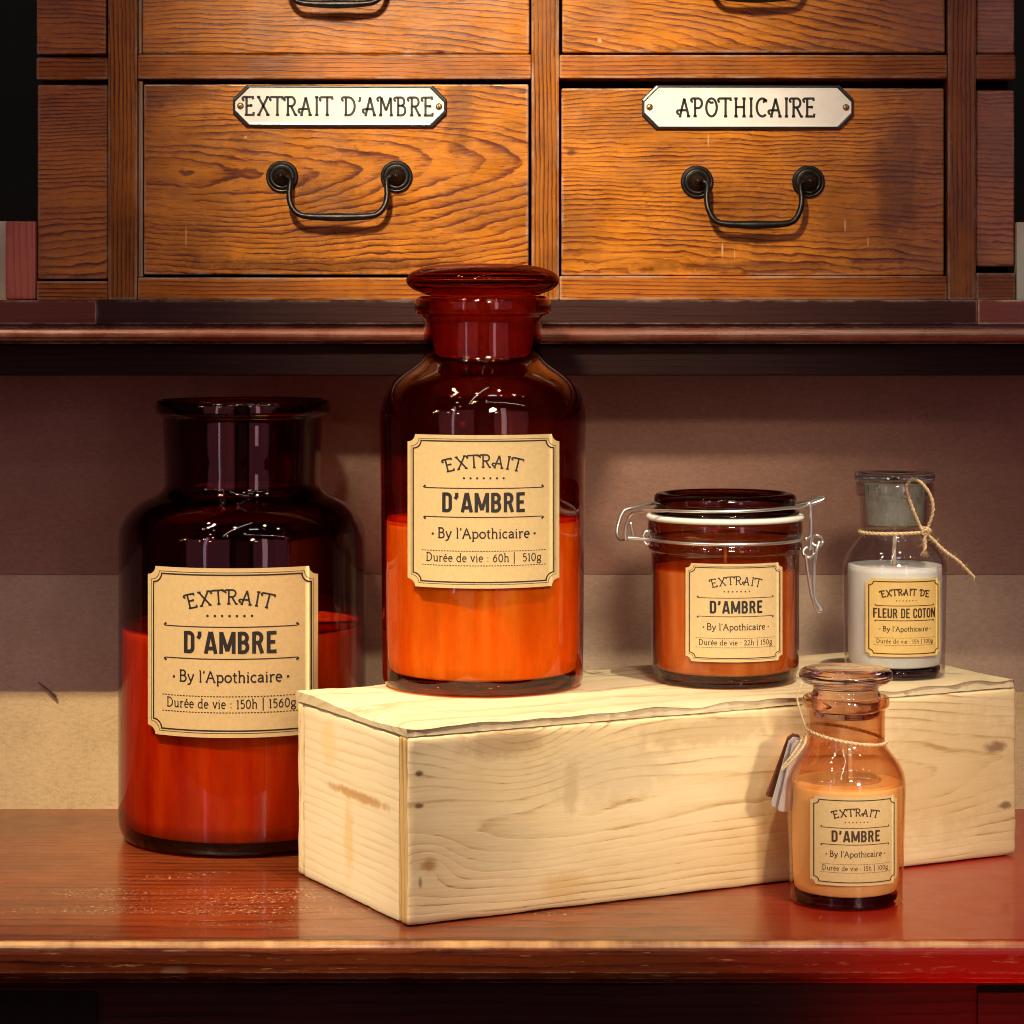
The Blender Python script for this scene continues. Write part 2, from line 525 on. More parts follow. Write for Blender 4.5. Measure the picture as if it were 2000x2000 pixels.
YF = HC * F / 1240.0            # front edge of the counter
AMB_L, AMB_D = (0.66, 0.225, 0.010), (0.085, 0.013, 0.0015)
WEARC = (0.62, 0.50, 0.36)
M = {}
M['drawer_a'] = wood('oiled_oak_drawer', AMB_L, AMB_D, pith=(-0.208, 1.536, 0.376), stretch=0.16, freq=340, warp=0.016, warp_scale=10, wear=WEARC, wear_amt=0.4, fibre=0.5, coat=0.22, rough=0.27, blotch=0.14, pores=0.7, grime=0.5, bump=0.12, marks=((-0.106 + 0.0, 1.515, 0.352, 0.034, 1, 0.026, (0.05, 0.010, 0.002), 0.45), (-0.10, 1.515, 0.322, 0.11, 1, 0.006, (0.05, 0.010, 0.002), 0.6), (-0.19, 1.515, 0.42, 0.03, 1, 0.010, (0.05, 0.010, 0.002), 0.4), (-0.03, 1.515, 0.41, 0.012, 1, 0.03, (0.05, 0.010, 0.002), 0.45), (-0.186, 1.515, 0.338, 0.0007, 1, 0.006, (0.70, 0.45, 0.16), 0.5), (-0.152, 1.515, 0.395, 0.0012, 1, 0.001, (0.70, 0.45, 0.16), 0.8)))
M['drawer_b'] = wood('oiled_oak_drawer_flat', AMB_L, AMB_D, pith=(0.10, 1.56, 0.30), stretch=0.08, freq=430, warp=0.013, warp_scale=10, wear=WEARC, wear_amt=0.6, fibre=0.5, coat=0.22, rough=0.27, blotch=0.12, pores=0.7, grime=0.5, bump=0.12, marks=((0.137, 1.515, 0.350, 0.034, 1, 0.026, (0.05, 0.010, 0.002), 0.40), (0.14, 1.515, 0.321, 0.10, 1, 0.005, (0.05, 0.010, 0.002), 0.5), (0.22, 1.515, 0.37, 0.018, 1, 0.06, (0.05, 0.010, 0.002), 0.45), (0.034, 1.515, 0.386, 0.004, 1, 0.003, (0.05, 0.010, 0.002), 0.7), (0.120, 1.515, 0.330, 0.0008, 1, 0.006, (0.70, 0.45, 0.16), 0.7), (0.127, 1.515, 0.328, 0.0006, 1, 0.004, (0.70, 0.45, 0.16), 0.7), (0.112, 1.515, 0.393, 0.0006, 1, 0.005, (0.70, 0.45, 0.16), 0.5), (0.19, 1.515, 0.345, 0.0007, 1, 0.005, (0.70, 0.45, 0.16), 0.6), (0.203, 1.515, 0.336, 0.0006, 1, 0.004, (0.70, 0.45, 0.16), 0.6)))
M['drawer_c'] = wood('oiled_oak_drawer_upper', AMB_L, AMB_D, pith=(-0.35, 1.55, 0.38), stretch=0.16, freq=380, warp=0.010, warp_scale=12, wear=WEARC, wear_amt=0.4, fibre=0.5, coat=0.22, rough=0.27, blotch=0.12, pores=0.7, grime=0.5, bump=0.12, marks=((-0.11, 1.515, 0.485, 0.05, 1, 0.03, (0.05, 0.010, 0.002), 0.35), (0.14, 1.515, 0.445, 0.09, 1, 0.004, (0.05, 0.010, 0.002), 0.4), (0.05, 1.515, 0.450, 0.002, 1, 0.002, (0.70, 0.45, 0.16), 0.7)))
M['frame_h'] = wood('oiled_oak_rail', (0.50, 0.155, 0.013), (0.09, 0.014, 0.002), pith=(0, 1.5, 0.05), stretch=0.02, freq=420, warp=0.004, wear=WEARC, wear_amt=0.9, coat=0.03, spec=0.25, blotch=0.12, pores=0.6, grime=0.6)
M['frame_v'] = wood('oiled_oak_stile', (0.44, 0.145, 0.010), (0.07, 0.012, 0.002), pith=(0, 1.5, 0.6), stretch=0.02, freq=420, axis='Z', warp=0.004, wear=WEARC, wear_amt=0.9, coat=0.03, spec=0.25, blotch=0.12, pores=0.6, grime=0.6)
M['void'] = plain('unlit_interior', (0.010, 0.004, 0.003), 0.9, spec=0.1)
M['mahog'] = wood('mahogany_shelf', (0.13, 0.028, 0.012), (0.05, 0.009, 0.004), pith=(0, 1.49, 0.0), stretch=0.03, freq=260, warp=0.004, rough=0.3, wear=(0.55, 0.38, 0.26), wear_amt=0.7, coat=0.08, blotch=0.2, ring_amt=0.6, spec=0.35)
M['mahog_dark'] = wood('mahogany_dark_strip', (0.035, 0.009, 0.006), (0.015, 0.003, 0.002), pith=(0, 1.49, 0.0), stretch=0.03, freq=260, warp=0.004, rough=0.5, spec=0.2, wear=(0.25, 0.16, 0.12), wear_amt=0.5, ring_amt=0.6)
M['mahog_v'] = wood('mahogany_post', (0.60, 0.15, 0.075), (0.26, 0.035, 0.025), axis='Z', pith=(0, 1.5, 0.7), stretch=0.03, freq=300, warp=0.004, rough=0.3, coat=0.3, ring_amt=0.7)
M['counter'] = wood('red_brown_counter', (0.17, 0.031, 0.006), (0.040, 0.006, 0.002), pith=(0.1, 1.2, -0.2), stretch=0.03, freq=170, warp=0.006, rough=0.32, spec=0.3, coat=0.42, coat_rough=0.08, blotch=0.4, ring_amt=1.0, fibre=0.7, pores=0.4, wear=(0.66, 0.42, 0.20), wear_amt=0.5, dust=((0.74, 0.54, 0.30), 0.85, (-0.14, 1.335, 0.15, 0.05)), bump=0.12,
                     edge=(YF + 0.0022, -0.0014), red_glow=(0.19, (0.30, 0.008, 0.003)))
M['apron'] = wood('dark_counter_apron', (0.035, 0.006, 0.004), (0.015, 0.003, 0.002), pith=(0, 1.2, 0.3), stretch=0.03, freq=200, rough=0.6, spec=0.12)
M['fascia'] = wood('shaded_shelf_fascia', (0.022, 0.006, 0.005), (0.010, 0.003, 0.002), pith=(0, 1.5, 0.0), stretch=0.03, freq=260, rough=0.6, spec=0.12)  # shade under the bead painted in as a near-black colour
PINE_L, PINE_D = (0.76, 0.61, 0.37), (0.36, 0.23, 0.10)
M['pine_front'] = wood('pine_front_board', PINE_L, PINE_D, mid=(0.69, 0.53, 0.29), pith=(0.16, 0.018, 0.052), stretch=0.13, freq=270, warp=0.015, warp_scale=8, rough=0.6, fibre=0.45, pores=0.35, blotch=0.55, ring_amt=1.0, fine=0.10, spec=0.25, bump=0.2,
                       marks=((0.006, 0, 0.0735, 0.0035, 1, 0.0022, (0.10, 0.05, 0.02), 0.9), (0.0065, 0, 0.0580, 0.0032, 1, 0.0018, (0.12, 0.06, 0.02), 0.9), (0.007, 0, 0.0210, 0.0018, 1, 0.004, (0.20, 0.12, 0.05), 0.7),
                              (0.05, 0, 0.085, 0.03, 1, 0.010, (0.38, 0.24, 0.12), 0.6), (0.11, 0, 0.066, 0.055, 1, 0.020, (0.52, 0.42, 0.27), 0.5), (0.05, 0, 0.035, 0.030, 1, 0.020, (0.58, 0.47, 0.29), 0.45), (0.32, 0, 0.05, 0.06, 1, 0.05, (0.50, 0.33, 0.15), 0.40), (0.17, 0, 0.082, 0.06, 1, 0.010, (0.46, 0.32, 0.15), 0.5), (0.215, 0, 0.035, 0.018, 1, 0.035, (0.56, 0.33, 0.10), 0.55), (0.085, 0, 0.012, 0.018, 1, 0.009, (0.60, 0.38, 0.12), 0.5), (0.09, 0, 0.06, 0.006, 1, 0.02, (0.46, 0.34, 0.17), 0.5), (0.352, 0, 0.06, 0.010, 1, 0.004, (0.20, 0.11, 0.05), 0.8), (0.358, 0, 0.028, 0.005, 1, 0.003, (0.16, 0.08, 0.04), 0.8)),
                       knots=((0.0115, 0, 0.029, 0.0050, 0.85), (0.062, 0, 0.088, 0.013, 0.35)), knot_col=(0.36, 0.19, 0.07), stain=(0.56, 0.38, 0.16))
M['pine_end'] = wood('pine_end_board', (0.76, 0.64, 0.42), (0.56, 0.41, 0.21), pith=(0, 0.1, 0.2), axis='Y', stretch=0.03, freq=240, warp=0.004, rough=0.65, fibre=0.14, blotch=0.25, ring_amt=0.6, spec=0.2, bump=0.15, stain=(0.66, 0.45, 0.20),
                     marks=((-0.060, 0, 0.0535, 0.050, 1, 0.0035, (0.46, 0.25, 0.08), 0.85), (-0.070, 0, 0.030, 0.008, 1, 0.026, (0.66, 0.44, 0.16), 0.6), (-0.095, 0, 0.075, 0.014, 1, 0.018, (0.70, 0.50, 0.22), 0.5)))
M['pine_lid'] = wood('pine_lid_board', (0.62, 0.51, 0.33), (0.36, 0.24, 0.12), pith=(0.1, 0.06, -0.03), stretch=0.05, freq=150, warp=0.012, rough=0.65, fibre=0.2, blotch=0.3, ring_amt=0.7, spec=0.2, bump=0.3, stain=(0.50, 0.34, 0.16))
M['pine_grain'] = wood('pine_end_grain', (0.60, 0.40, 0.16), (0.25, 0.13, 0.05), axis='Z', pith=(0, 0.05, 0.05), stretch=0.05, freq=400, warp=0.004, rough=0.8, fibre=0.5, blotch=0.5, spec=0.15)
M['bronze'] = plain('dark_bronze', (0.030, 0.027, 0.025), 0.36, 0.8, noise_scale=220.0, noise_amt=0.5, bump=0.15)
M['enamel'] = plain('white_enamel', (0.90, 0.88, 0.80), 0.22, noise_scale=70.0, noise_amt=0.06, coat=0.3)
M['enamel_rim'] = plain('black_enamel_rim', (0.018, 0.020, 0.018), 0.3, noise_scale=150.0, noise_amt=0.4)
M['brass'] = plain('brass_screw', (0.42, 0.27, 0.12), 0.4, 0.9)
M['ink'] = plain('black_ink', (0.016, 0.012, 0.012), 0.6)
M['ink_brown'] = plain('brown_ink', (0.050, 0.022, 0.010), 0.6)
M['paint'] = plain('black_plate_paint', (0.014, 0.014, 0.013), 0.35)
M['kraft'] = plain('kraft_label_paper', (0.64, 0.465, 0.225), 0.75, spec=0.2, noise_scale=420.0, noise_amt=0.07)
M['gold_kraft'] = plain('yellow_label_paper', (0.72, 0.50, 0.17), 0.7, spec=0.2, noise_scale=300.0, noise_amt=0.07)
M['wire'] = plain('steel_wire', (0.74, 0.75, 0.71), 0.28, 0.9)
M['gasket'] = plain('white_rubber_gasket', (0.72, 0.72, 0.66), 0.5)
M['twine'] = plain('jute_twine', (0.66, 0.49, 0.27), 0.85, spec=0.15, noise_scale=700.0, noise_amt=0.3)
M['wick'] = plain('cotton_wick', (0.80, 0.68, 0.48), 0.8, noise_scale=600.0, noise_amt=0.1)
M['tag_brown'] = plain('brown_card_tag', (0.16, 0.055, 0.028), 0.6)
M['tag_grey'] = plain('grey_card_tag', (0.46, 0.40, 0.40), 0.5)
M['cream'] = plain('cream_board', (0.86, 0.76, 0.52), 0.6, noise_scale=60.0, noise_amt=0.06)
M['green'] = plain('pale_green_board', (0.66, 0.72, 0.50), 0.6, noise_scale=60.0, noise_amt=0.06)
M['dark_wall'] = plain('dark_wall_paint', (0.006, 0.005, 0.005), 0.95)
M['wax_orange'] = plain('amber_wax', (0.78, 0.48, 0.24), 0.5, spec=0.3, noise_scale=60.0, noise_amt=0.20, sss=0.25)
M['wax_peach'] = plain('peach_wax', (0.94, 0.69, 0.33), 0.5, spec=0.3, noise_scale=45.0, noise_amt=0.06, sss=0.25)
M['wax_white'] = plain('white_wax', (0.84, 0.90, 0.81), 0.5, spec=0.3, noise_scale=45.0, noise_amt=0.04, sss=0.25)
M['glass_dark'] = tinted_glass('deep_amber_glass', (0.77, 0.33, 0.10))
M['glass_dark_in'] = tinted_glass('deep_amber_inside', (0.52, 0.16, 0.13))
M['glass_amber'] = tinted_glass('amber_glass', (0.89, 0.53, 0.18))
M['glass_amber_in'] = tinted_glass('amber_inside', (0.76, 0.38, 0.30))
M['glass_brown'] = tinted_glass('brown_amber_glass', (0.76, 0.51, 0.34))
M['glass_brown_in'] = tinted_glass('brown_amber_inside', (0.88, 0.68, 0.56))
M['glass_pale'] = tinted_glass('pale_amber_glass', (0.96, 0.84, 0.71))
M['glass_pale_in'] = tinted_glass('pale_amber_inside', (0.92, 0.80, 0.74))
M['glass_clear'] = tinted_glass('clear_glass', (0.93, 0.91, 0.92), edge=0.07)
M['solid_amber'] = solid_glass('amber_stopper_glass', (0.62, 0.24, 0.15))
M['solid_pale'] = solid_glass('pale_stopper_glass', (0.97, 0.92, 0.92))
M['solid_clear'] = solid_glass('clear_stopper_glass', (0.93, 0.96, 0.94))
def ground_glass(name, col, t0=0.15, t1=0.55):
    """ground (frosted) glass: scatters light, lets some of it through"""
    N = NT(name)
    a = N.n('BsdfDiffuse', {'Color': (*col, 1)})
    b = N.n('BsdfTranslucent', {'Color': (*col, 1)})
    c = N.n('BsdfTransparent', {0: (*[v ** 0.5 for v in col], 1)})
    nz = N.noise(N.mapping(N.coords(), scale=(1, 1, 0.4)), 140.0, 4, 0.6)
    m1 = N.n('MixShader', {0: 0.45, 1: a.outputs[0], 2: b.outputs[0]})
    return N.done(N.n('MixShader', {0: N.n('MapRange', {0: nz, 1: 0.3, 2: 0.7, 3: t0, 4: t1}).outputs[0], 1: m1.outputs[0], 2: c.outputs[0]}).outputs[0])


M['plug_amber'] = ground_glass('ground_amber_plug', (0.72, 0.34, 0.18))
M['plug_clear'] = ground_glass('ground_clear_plug', (0.76, 0.86, 0.76), 0.40, 0.80)
M['base_dark'] = solid_glass('thick_dark_base', (0.45, 0.10, 0.06))
M['base_amber'] = solid_glass('thick_amber_base', (0.72, 0.34, 0.16))
M['base_clear'] = solid_glass('thick_clear_base', (0.60, 0.55, 0.58))
M['frost_clear'] = solid_glass('ground_stopper_plug', (0.86, 0.93, 0.88), 0.35)


def kraft_wall(name, lo, mid, hi):
    N = NT(name)
    co = N.coords()
    a = N.noise(N.mapping(co, scale=(0.45, 1, 1)), 480.0, 5, 0.7)
    b = N.noise(co, 900.0, 3, 0.6)
    c = N.noise(co, 40.0, 3)
    f = N.math('ADD', N.math('MULTIPLY', a, 0.45), N.math('ADD', N.math('MULTIPLY', b, 0.3), N.math('MULTIPLY', c, 0.25)))
    col = N.ramp(f, [(0.36, lo), (0.5, mid), (0.64, hi)])
    bp = N.n('Bump', {'Strength': 0.15, 'Distance': 0.0004, 'Height': a})
    return N.done(N.n('BsdfPrincipled', {'Base Color': col, 'Roughness': 0.85, 'Specular IOR Level': 0.15, 'Normal': bp.outputs[0]}).outputs[0])


M['wall_shaded'] = kraft_wall('kraft_wall_shaded', (0.25, 0.140, 0.102), (0.30, 0.172, 0.125), (0.35, 0.208, 0.155))  # shelf shade painted into the wall colours, dark above to light below
M['wall_half_shaded'] = kraft_wall('kraft_wall_half_shaded', (0.38, 0.27, 0.195), (0.46, 0.335, 0.245), (0.54, 0.40, 0.30))
M['wall_lit'] = kraft_wall('kraft_wall_lit', (0.56, 0.42, 0.22), (0.72, 0.55, 0.30), (0.80, 0.63, 0.37))

# ------------------------------------------------------------------ lettering: strokes drawn as flat ribbons
def arc(cx, cy, rx, ry, a0, a1, n=10):
    return [(cx + rx * math.cos(math.radians(a0 + (a1 - a0) * i / n)), cy + ry * math.sin(math.radians(a0 + (a1 - a0) * i / n))) for i in range(n + 1)]


def curl(x, y):        # little swash on the left of a top arm
    return [(x, y)] + arc(x - 0.12, y - 0.10, 0.13, 0.10, 80, 260, 8)


def foot(x, y=0.0, w=0.11):
    return [(x - w, y), (x + w, y)]


SER = {   # decorated serif capitals, cap height 1: (advance, strokes)
    'E': (0.72, [[(.16, 0), (.16, 1)], curl(.16, 1), [(.16, 1), (.56, 1), (.58, .86)], [(.16, .52), (.46, .52)], [(.46, .44), (.46, .60)], [(.04, 0), (.60, 0), (.62, .16)]]),
    'X': (0.82, [[(.10, 1), (.72, 0)], [(.68, 1), (.12, 0)], foot(.12), foot(.70), [(.0, 1), (.22, 1)], [(.58, 1), (.80, 1)]]),
    'T': (0.78, [[(.39, 0), (.39, 1)], [(.14, 1), (.70, 1), (.73, .86)], curl(.16, 1), foot(.39)]),
    'R': (0.80, [[(.18, 0), (.18, 1)], curl(.18, 1), [(.18, 1), (.40, 1)] + arc(.40, .75, .22, .25, 90, -90) + [(.18, .5)], [(.38, .5), (.66, 0)], foot(.18), [(.60, 0), (.78, 0)]]),
    'A': (0.84, [[(.16, .06), (.42, 1)], [(.42, 1), (.70, 0)], [(.06, .34), (.56, .34)], arc(.06, .24, .10, .10, 90, 290, 8), foot(.70), [(.06, 0), (.24, 0)]]),
    'I': (0.36, [[(.18, 0), (.18, 1)], foot(.18), foot(.18, 1.0)]),
    'D': (0.84, [[(.18, 0), (.18, 1)], curl(.18, 1), [(.18, 1), (.34, 1)] + arc(.34, .5, .40, .5, 90, -90, 16) + [(.08, 0)]]),
    "'": (0.26, [[(.14, 1.02), (.15, .88), (.07, .74)]]),
    'M': (1.00, [[(.16, 0), (.20, 1)], curl(.20, 1), [(.20, 1), (.50, .26)], [(.50, .26), (.80, 1)], [(.80, 1), (.84, 0)], foot(.16), foot(.84)]),
    'B': (0.76, [[(.18, 0), (.18, 1)], curl(.18, 1), [(.18, 1), (.36, 1)] + arc(.36, .77, .20, .23, 90, -90) + [(.18, .54)], [(.36, .54)] + arc(.38, .27, .25, .27, 90, -90) + [(.08, 0)]]),
    'P': (0.72, [[(.18, 0), (.18, 1)], curl(.18, 1), [(.18, 1), (.38, 1)] + arc(.38, .73, .24, .27, 90, -90) + [(.18, .46)], foot(.18)]),
    'O': (0.84, [arc(.42, .5, .34, .5, 100, 460, 26), arc(.42, .86, .14, .10, 180, 330, 6)]),
    'H': (0.88, [[(.18, 0), (.18, 1)], [(.70, 0), (.70, 1)], [(.18, .52), (.70, .52)], foot(.18), foot(.70), foot(.18, 1), foot(.70, 1)]),
    'C': (0.78, [arc(.44, .5, .36, .5, 48, 310, 22), [(.69, .95), (.68, .78)], arc(.62, .84, .08, .07, 20, 250, 6)]),
    ' ': (0.42, []),
}
BOLD = {  # heavy condensed capitals
    'D': (0.50, [[(.09, 0), (.09, 1)], [(.09, .925), (.24, .925)] + arc(.24, .755, .15, .17, 90, 0, 6) + arc(.24, .245, .15, .17, 0, -90, 6) + [(.09, .075)]]),
    "'": (0.24, [[(.12, 1.0), (.12, .80), (.04, .68)]]),
    'A': (0.56, [[(.07, 0), (.26, 1)], [(.30, 1), (.49, 0)], [(.14, .24), (.42, .24)]]),
    'M': (0.70, [[(.09, 0), (.09, 1)], [(.10, .98), (.35, .12)], [(.35, .12), (.60, .98)], [(.61, 0), (.61, 1)]]),
    'B': (0.52, [[(.09, 0), (.09, 1)], [(.09, .925), (.24, .925)] + arc(.24, .72, .15, .205, 90, -90, 8) + [(.09, .515)], [(.24, .515)] + arc(.25, .295, .16, .22, 90, -90, 8) + [(.09, .075)]]),
    'R': (0.52, [[(.09, 0), (.09, 1)], [(.09, .925), (.24, .925)] + arc(.24, .71, .15, .215, 90, -90, 8) + [(.09, .495)], [(.28, .50), (.42, 0)]]),
    'E': (0.44, [[(.09, 0), (.09, 1)], [(.09, .925), (.41, .925)], [(.09, .51), (.36, .51)], [(.09, .075), (.41, .075)]]),
    'F': (0.42, [[(.09, 0), (.09, 1)], [(.09, .925), (.40, .925)], [(.09, .51), (.35, .51)]]),
    'L': (0.40, [[(.09, 0), (.09, 1)], [(.09, .075), (.38, .075)]]),
    'U': (0.50, [[(.09, 1), (.09, .25)] + arc(.25, .245, .16, .17, 180, 360, 10) + [(.41, 1)]]),
    'C': (0.48, [[(.40, .66), (.40, .75)] + arc(.245, .755, .155, .17, 0, 180, 10) + arc(.245, .245, .155, .17, 180, 360, 10) + [(.40, .34)]]),
    'O': (0.50, [[(.41, .5)] + arc(.25, .755, .16, .17, 0, 180, 10) + arc(.25, .245, .16, .17, 180, 360, 10) + [(.41, .5)]]),
    'T': (0.44, [[(.22, 0), (.22, 1)], [(.02, .925), (.42, .925)]]),
    'N': (0.54, [[(.09, 0), (.09, 1)], [(.10, .96), (.44, .04)], [(.45, 0), (.45, 1)]]),
    ' ': (0.24, []),
}
XH = 0.62
RND = arc(.28, .31, .24, .31, 90, 450, 18)
LOW = {   # slender flared book letters; x-height 0.62
    'B': (0.62, [[(.12, 0), (.12, 1)], [(.04, 1), (.32, 1)] + arc(.32, .77, .17, .23, 90, -90) + [(.12, .54)], [(.32, .54)] + arc(.33, .27, .22, .27, 90, -90) + [(.04, 0)]]),
    'A': (0.76, [[(.06, 0), (.36, 1)], [(.36, 1), (.68, 0)], [(.17, .36), (.54, .36)], foot(.06, 0, .08), foot(.68, 0, .09)]),
    'D': (0.76, [[(.14, 0), (.14, 1)], [(.04, 1), (.28, 1)] + arc(.28, .5, .38, .5, 90, -90, 14) + [(.04, 0)]]),
    'y': (0.52, [[(.06, XH), (.26, .02)], [(.48, XH), (.22, -.16), (.10, -.28), (.0, -.26)], [(0, XH), (.13, XH)], [(.40, XH), (.54, XH)]]),
    'l': (0.24, [[(.12, 0), (.12, 1.02)], [(.03, 1.0), (.12, 1.02)], foot(.12, 0, .08)]),
    "'": (0.20, [[(.11, 1.02), (.11, .86), (.06, .78)]]),
    'p': (0.60, [[(.12, -.30), (.12, XH)], [(.02, XH), (.12, XH)], arc(.31, .31, .22, .31, 130, -130, 16), foot(.12, -.30, .08)]),
    'o': (0.56, [RND]),
    't': (0.36, [[(.16, .86), (.16, .14)] + arc(.27, .12, .11, .12, 180, 300, 6), [(.02, XH), (.33, XH)]]),
    'h': (0.60, [[(.12, 0), (.12, 1.02)], [(.03, 1.0), (.12, 1.02)], [(.12, .42)] + arc(.31, .42, .17, .20, 160, 0, 8) + [(.48, 0)], foot(.12, 0, .08), foot(.48, 0, .08)]),
    'i': (0.26, [[(.13, 0), (.13, XH)], [(.04, XH - .01), (.13, XH)], foot(.13, 0, .08), [(.13, .80), (.13, .90)]]),
    'c': (0.48, [arc(.28, .31, .23, .31, 50, 310, 14)]),
    'a': (0.52, [[(.08, .52)] + arc(.24, .44, .17, .18, 140, 0, 8) + [(.41, 0)], [(.41, .36), (.22, .34)] + arc(.20, .17, .14, .16, 90, 290, 8) + [(.41, .12)], [(.41, .02), (.49, 0)]]),
    'r': (0.42, [[(.12, 0), (.12, XH)], [(.03, XH - .01), (.12, XH)], [(.12, .40)] + arc(.30, .42, .17, .19, 170, 50, 6), foot(.12, 0, .09)]),
    'e': (0.50, [[(.05, .34), (.45, .34)] + arc(.26, .31, .20, .31, 10, 310, 16)]),
    'u': (0.60, [[(.12, XH), (.12, .18)] + arc(.29, .18, .17, .18, 180, 340, 8) + [(.47, .24)], [(.47, 0), (.47, XH)], [(.03, XH), (.12, XH)], [(.38, XH), (.47, XH)], [(.47, 0), (.56, 0)]]),
    'd': (0.60, [[(.47, 0), (.47, 1.02)], [(.38, 1.0), (.47, 1.02)], arc(.28, .31, .22, .31, 50, 310, 16), [(.47, 0), (.56, 0)]]),
    'v': (0.54, [[(.08, XH), (.27, 0)], [(.27, 0), (.47, XH)], [(.0, XH), (.16, XH)], [(.39, XH), (.55, XH)]]),
    ':': (0.24, [[(.12, .04), (.12, .13)], [(.12, .46), (.12, .55)]]),
    'g': (0.54, [arc(.26, .36, .19, .25, 90, 450, 16), arc(.27, -.14, .22, .16, 90, 450, 16), [(.40, .56), (.52, .60)], [(.18, .12), (.14, .05), (.27, .02)]]),
    '|': (0.30, [[(.15, -.28), (.15, 1.12)]]),
    '0': (0.58, [arc(.29, .45, .22, .45, 90, 450, 20)]),
    '1': (0.34, [[(.18, 0), (.18, .90)], [(.06, .80), (.18, .90)], foot(.18, 0, .10)]),
    '2': (0.54, [[(.08, .68)] + arc(.26, .66, .18, .24, 160, -30, 10) + [(.08, .02), (.48, .02)], [(.48, .02), (.49, .14)]]),
    '3': (0.52, [[(.08, .74)] + arc(.24, .68, .17, .22, 150, -90, 10), [(.24, .46)] + arc(.24, .23, .20, .23, 90, -150, 10)]),
    '5': (0.52, [[(.44, .89), (.14, .89), (.12, .52)] + arc(.25, .28, .20, .28, 120, -140, 14)]),
    '6': (0.56, [[(.42, .88), (.22, .72), (.09, .42)] + arc(.28, .28, .20, .28, 170, 530, 18)]),
    ' ': (0.30, []),
}
LOW['é'] = (0.50, LOW['e'][1] + [[(.22, .74), (.34, .92)]])


def set_text(text, font, width=None, height=1.0, gap=0.06, cx=0.0, base=0.0, arch=0.0):
    """strokes of a line of text centred on cx; arch bends the line upward in the middle"""
    strokes, x = [], 0.0
    for ch in text:
        adv, ss = font[ch]
        for s in ss:
            strokes.append([(x + a, b) for a, b in s])
        x += adv + gap
    x -= gap
    sx = (width / x) if width else height
    out = []
    for s in strokes:
        q = []
        for a, b in s:
            u = (a - x / 2) * sx
            v = b * height
            if arch:
                t = u / (width / 2)
                ang = -2 * arch / (width / 2) * t        # slope of the arch
                uu = u - v * math.sin(ang) * -1 * -1
                q.append((cx + u + v * math.sin(-ang), base + v * math.cos(ang) - arch * t * t))
            else:
                q.append((cx + u, base + v))
        out.append(q)
    return out


def ribbons(strokes, w, place, bm=None, maxseg=0.03, caps=True):
    """flat ribbons of width w along strokes; place maps (u, v) to a point"""
    bm = bm or bmesh.new()
    for s in strokes:
        p = []
        for a, b in zip(s, s[1:]):
            d = math.hypot(b[0] - a[0], b[1] - a[1])
            n = max(1, int(math.ceil(d / maxseg)))
            for i in range(n):
                p.append((a[0] + (b[0] - a[0]) * i / n, a[1] + (b[1] - a[1]) * i / n))
        p.append(s[-1])
        q = [p[0]]
        for c in p[1:]:
            if math.hypot(c[0] - q[-1][0], c[1] - q[-1][1]) > 1e-6:
                q.append(c)
        p = q
        if len(p) < 2:
            continue
        closed = math.hypot(p[0][0] - p[-1][0], p[0][1] - p[-1][1]) < 1e-5
        L = []
        n = len(p)
        for i in range(n):
            if closed and i in (0, n - 1):
                a, c = p[n - 2], p[1]
            else:
                a, c = p[max(0, i - 1)], p[min(n - 1, i + 1)]
            b = p[i]
            d1 = (b[0] - a[0], b[1] - a[1])
            d2 = (c[0] - b[0], c[1] - b[1])
            l1, l2 = math.hypot(*d1), math.hypot(*d2)
            if l1 < 1e-9:
                d1, l1 = d2, l2
            if l2 < 1e-9:
                d2, l2 = d1, l1
            d1 = (d1[0] / l1, d1[1] / l1)
            d2 = (d2[0] / l2, d2[1] / l2)
            t = (d1[0] + d2[0], d1[1] + d2[1])
            lt = math.hypot(*t)
            if lt < 1e-6:
                t, lt = d2, 1.0
            t = (t[0] / lt, t[1] / lt)
            k = max(0.45, t[0] * d1[0] + t[1] * d1[1])
            nx, ny = -t[1] * w / 2 / k, t[0] * w / 2 / k
            L.append((bm.verts.new(place(b[0] + nx, b[1] + ny)), bm.verts.new(place(b[0] - nx, b[1] - ny))))
        for (a, b), (c, d) in zip(L, L[1:]):
            bm.faces.new((a, b, d, c))
    return bm


def disc(cx, cy, r, place, bm, n=12):
    bm.faces.new([bm.verts.new(place(cx + r * math.cos(2 * math.pi * k / n), cy + r * math.sin(2 * math.pi * k / n))) for k in range(n)])


def notched(hw, hh, r, n=7):
    """rectangle outline with concave quarter-round corners"""
    p = []
    for cx, cy, a0 in ((hw, hh, 180), (-hw, hh, 270), (-hw, -hh, 0), (hw, -hh, 90)):
        a = arc(cx, cy, r, r, a0, a0 + 90, n)
        p += a[::-1]
    return p


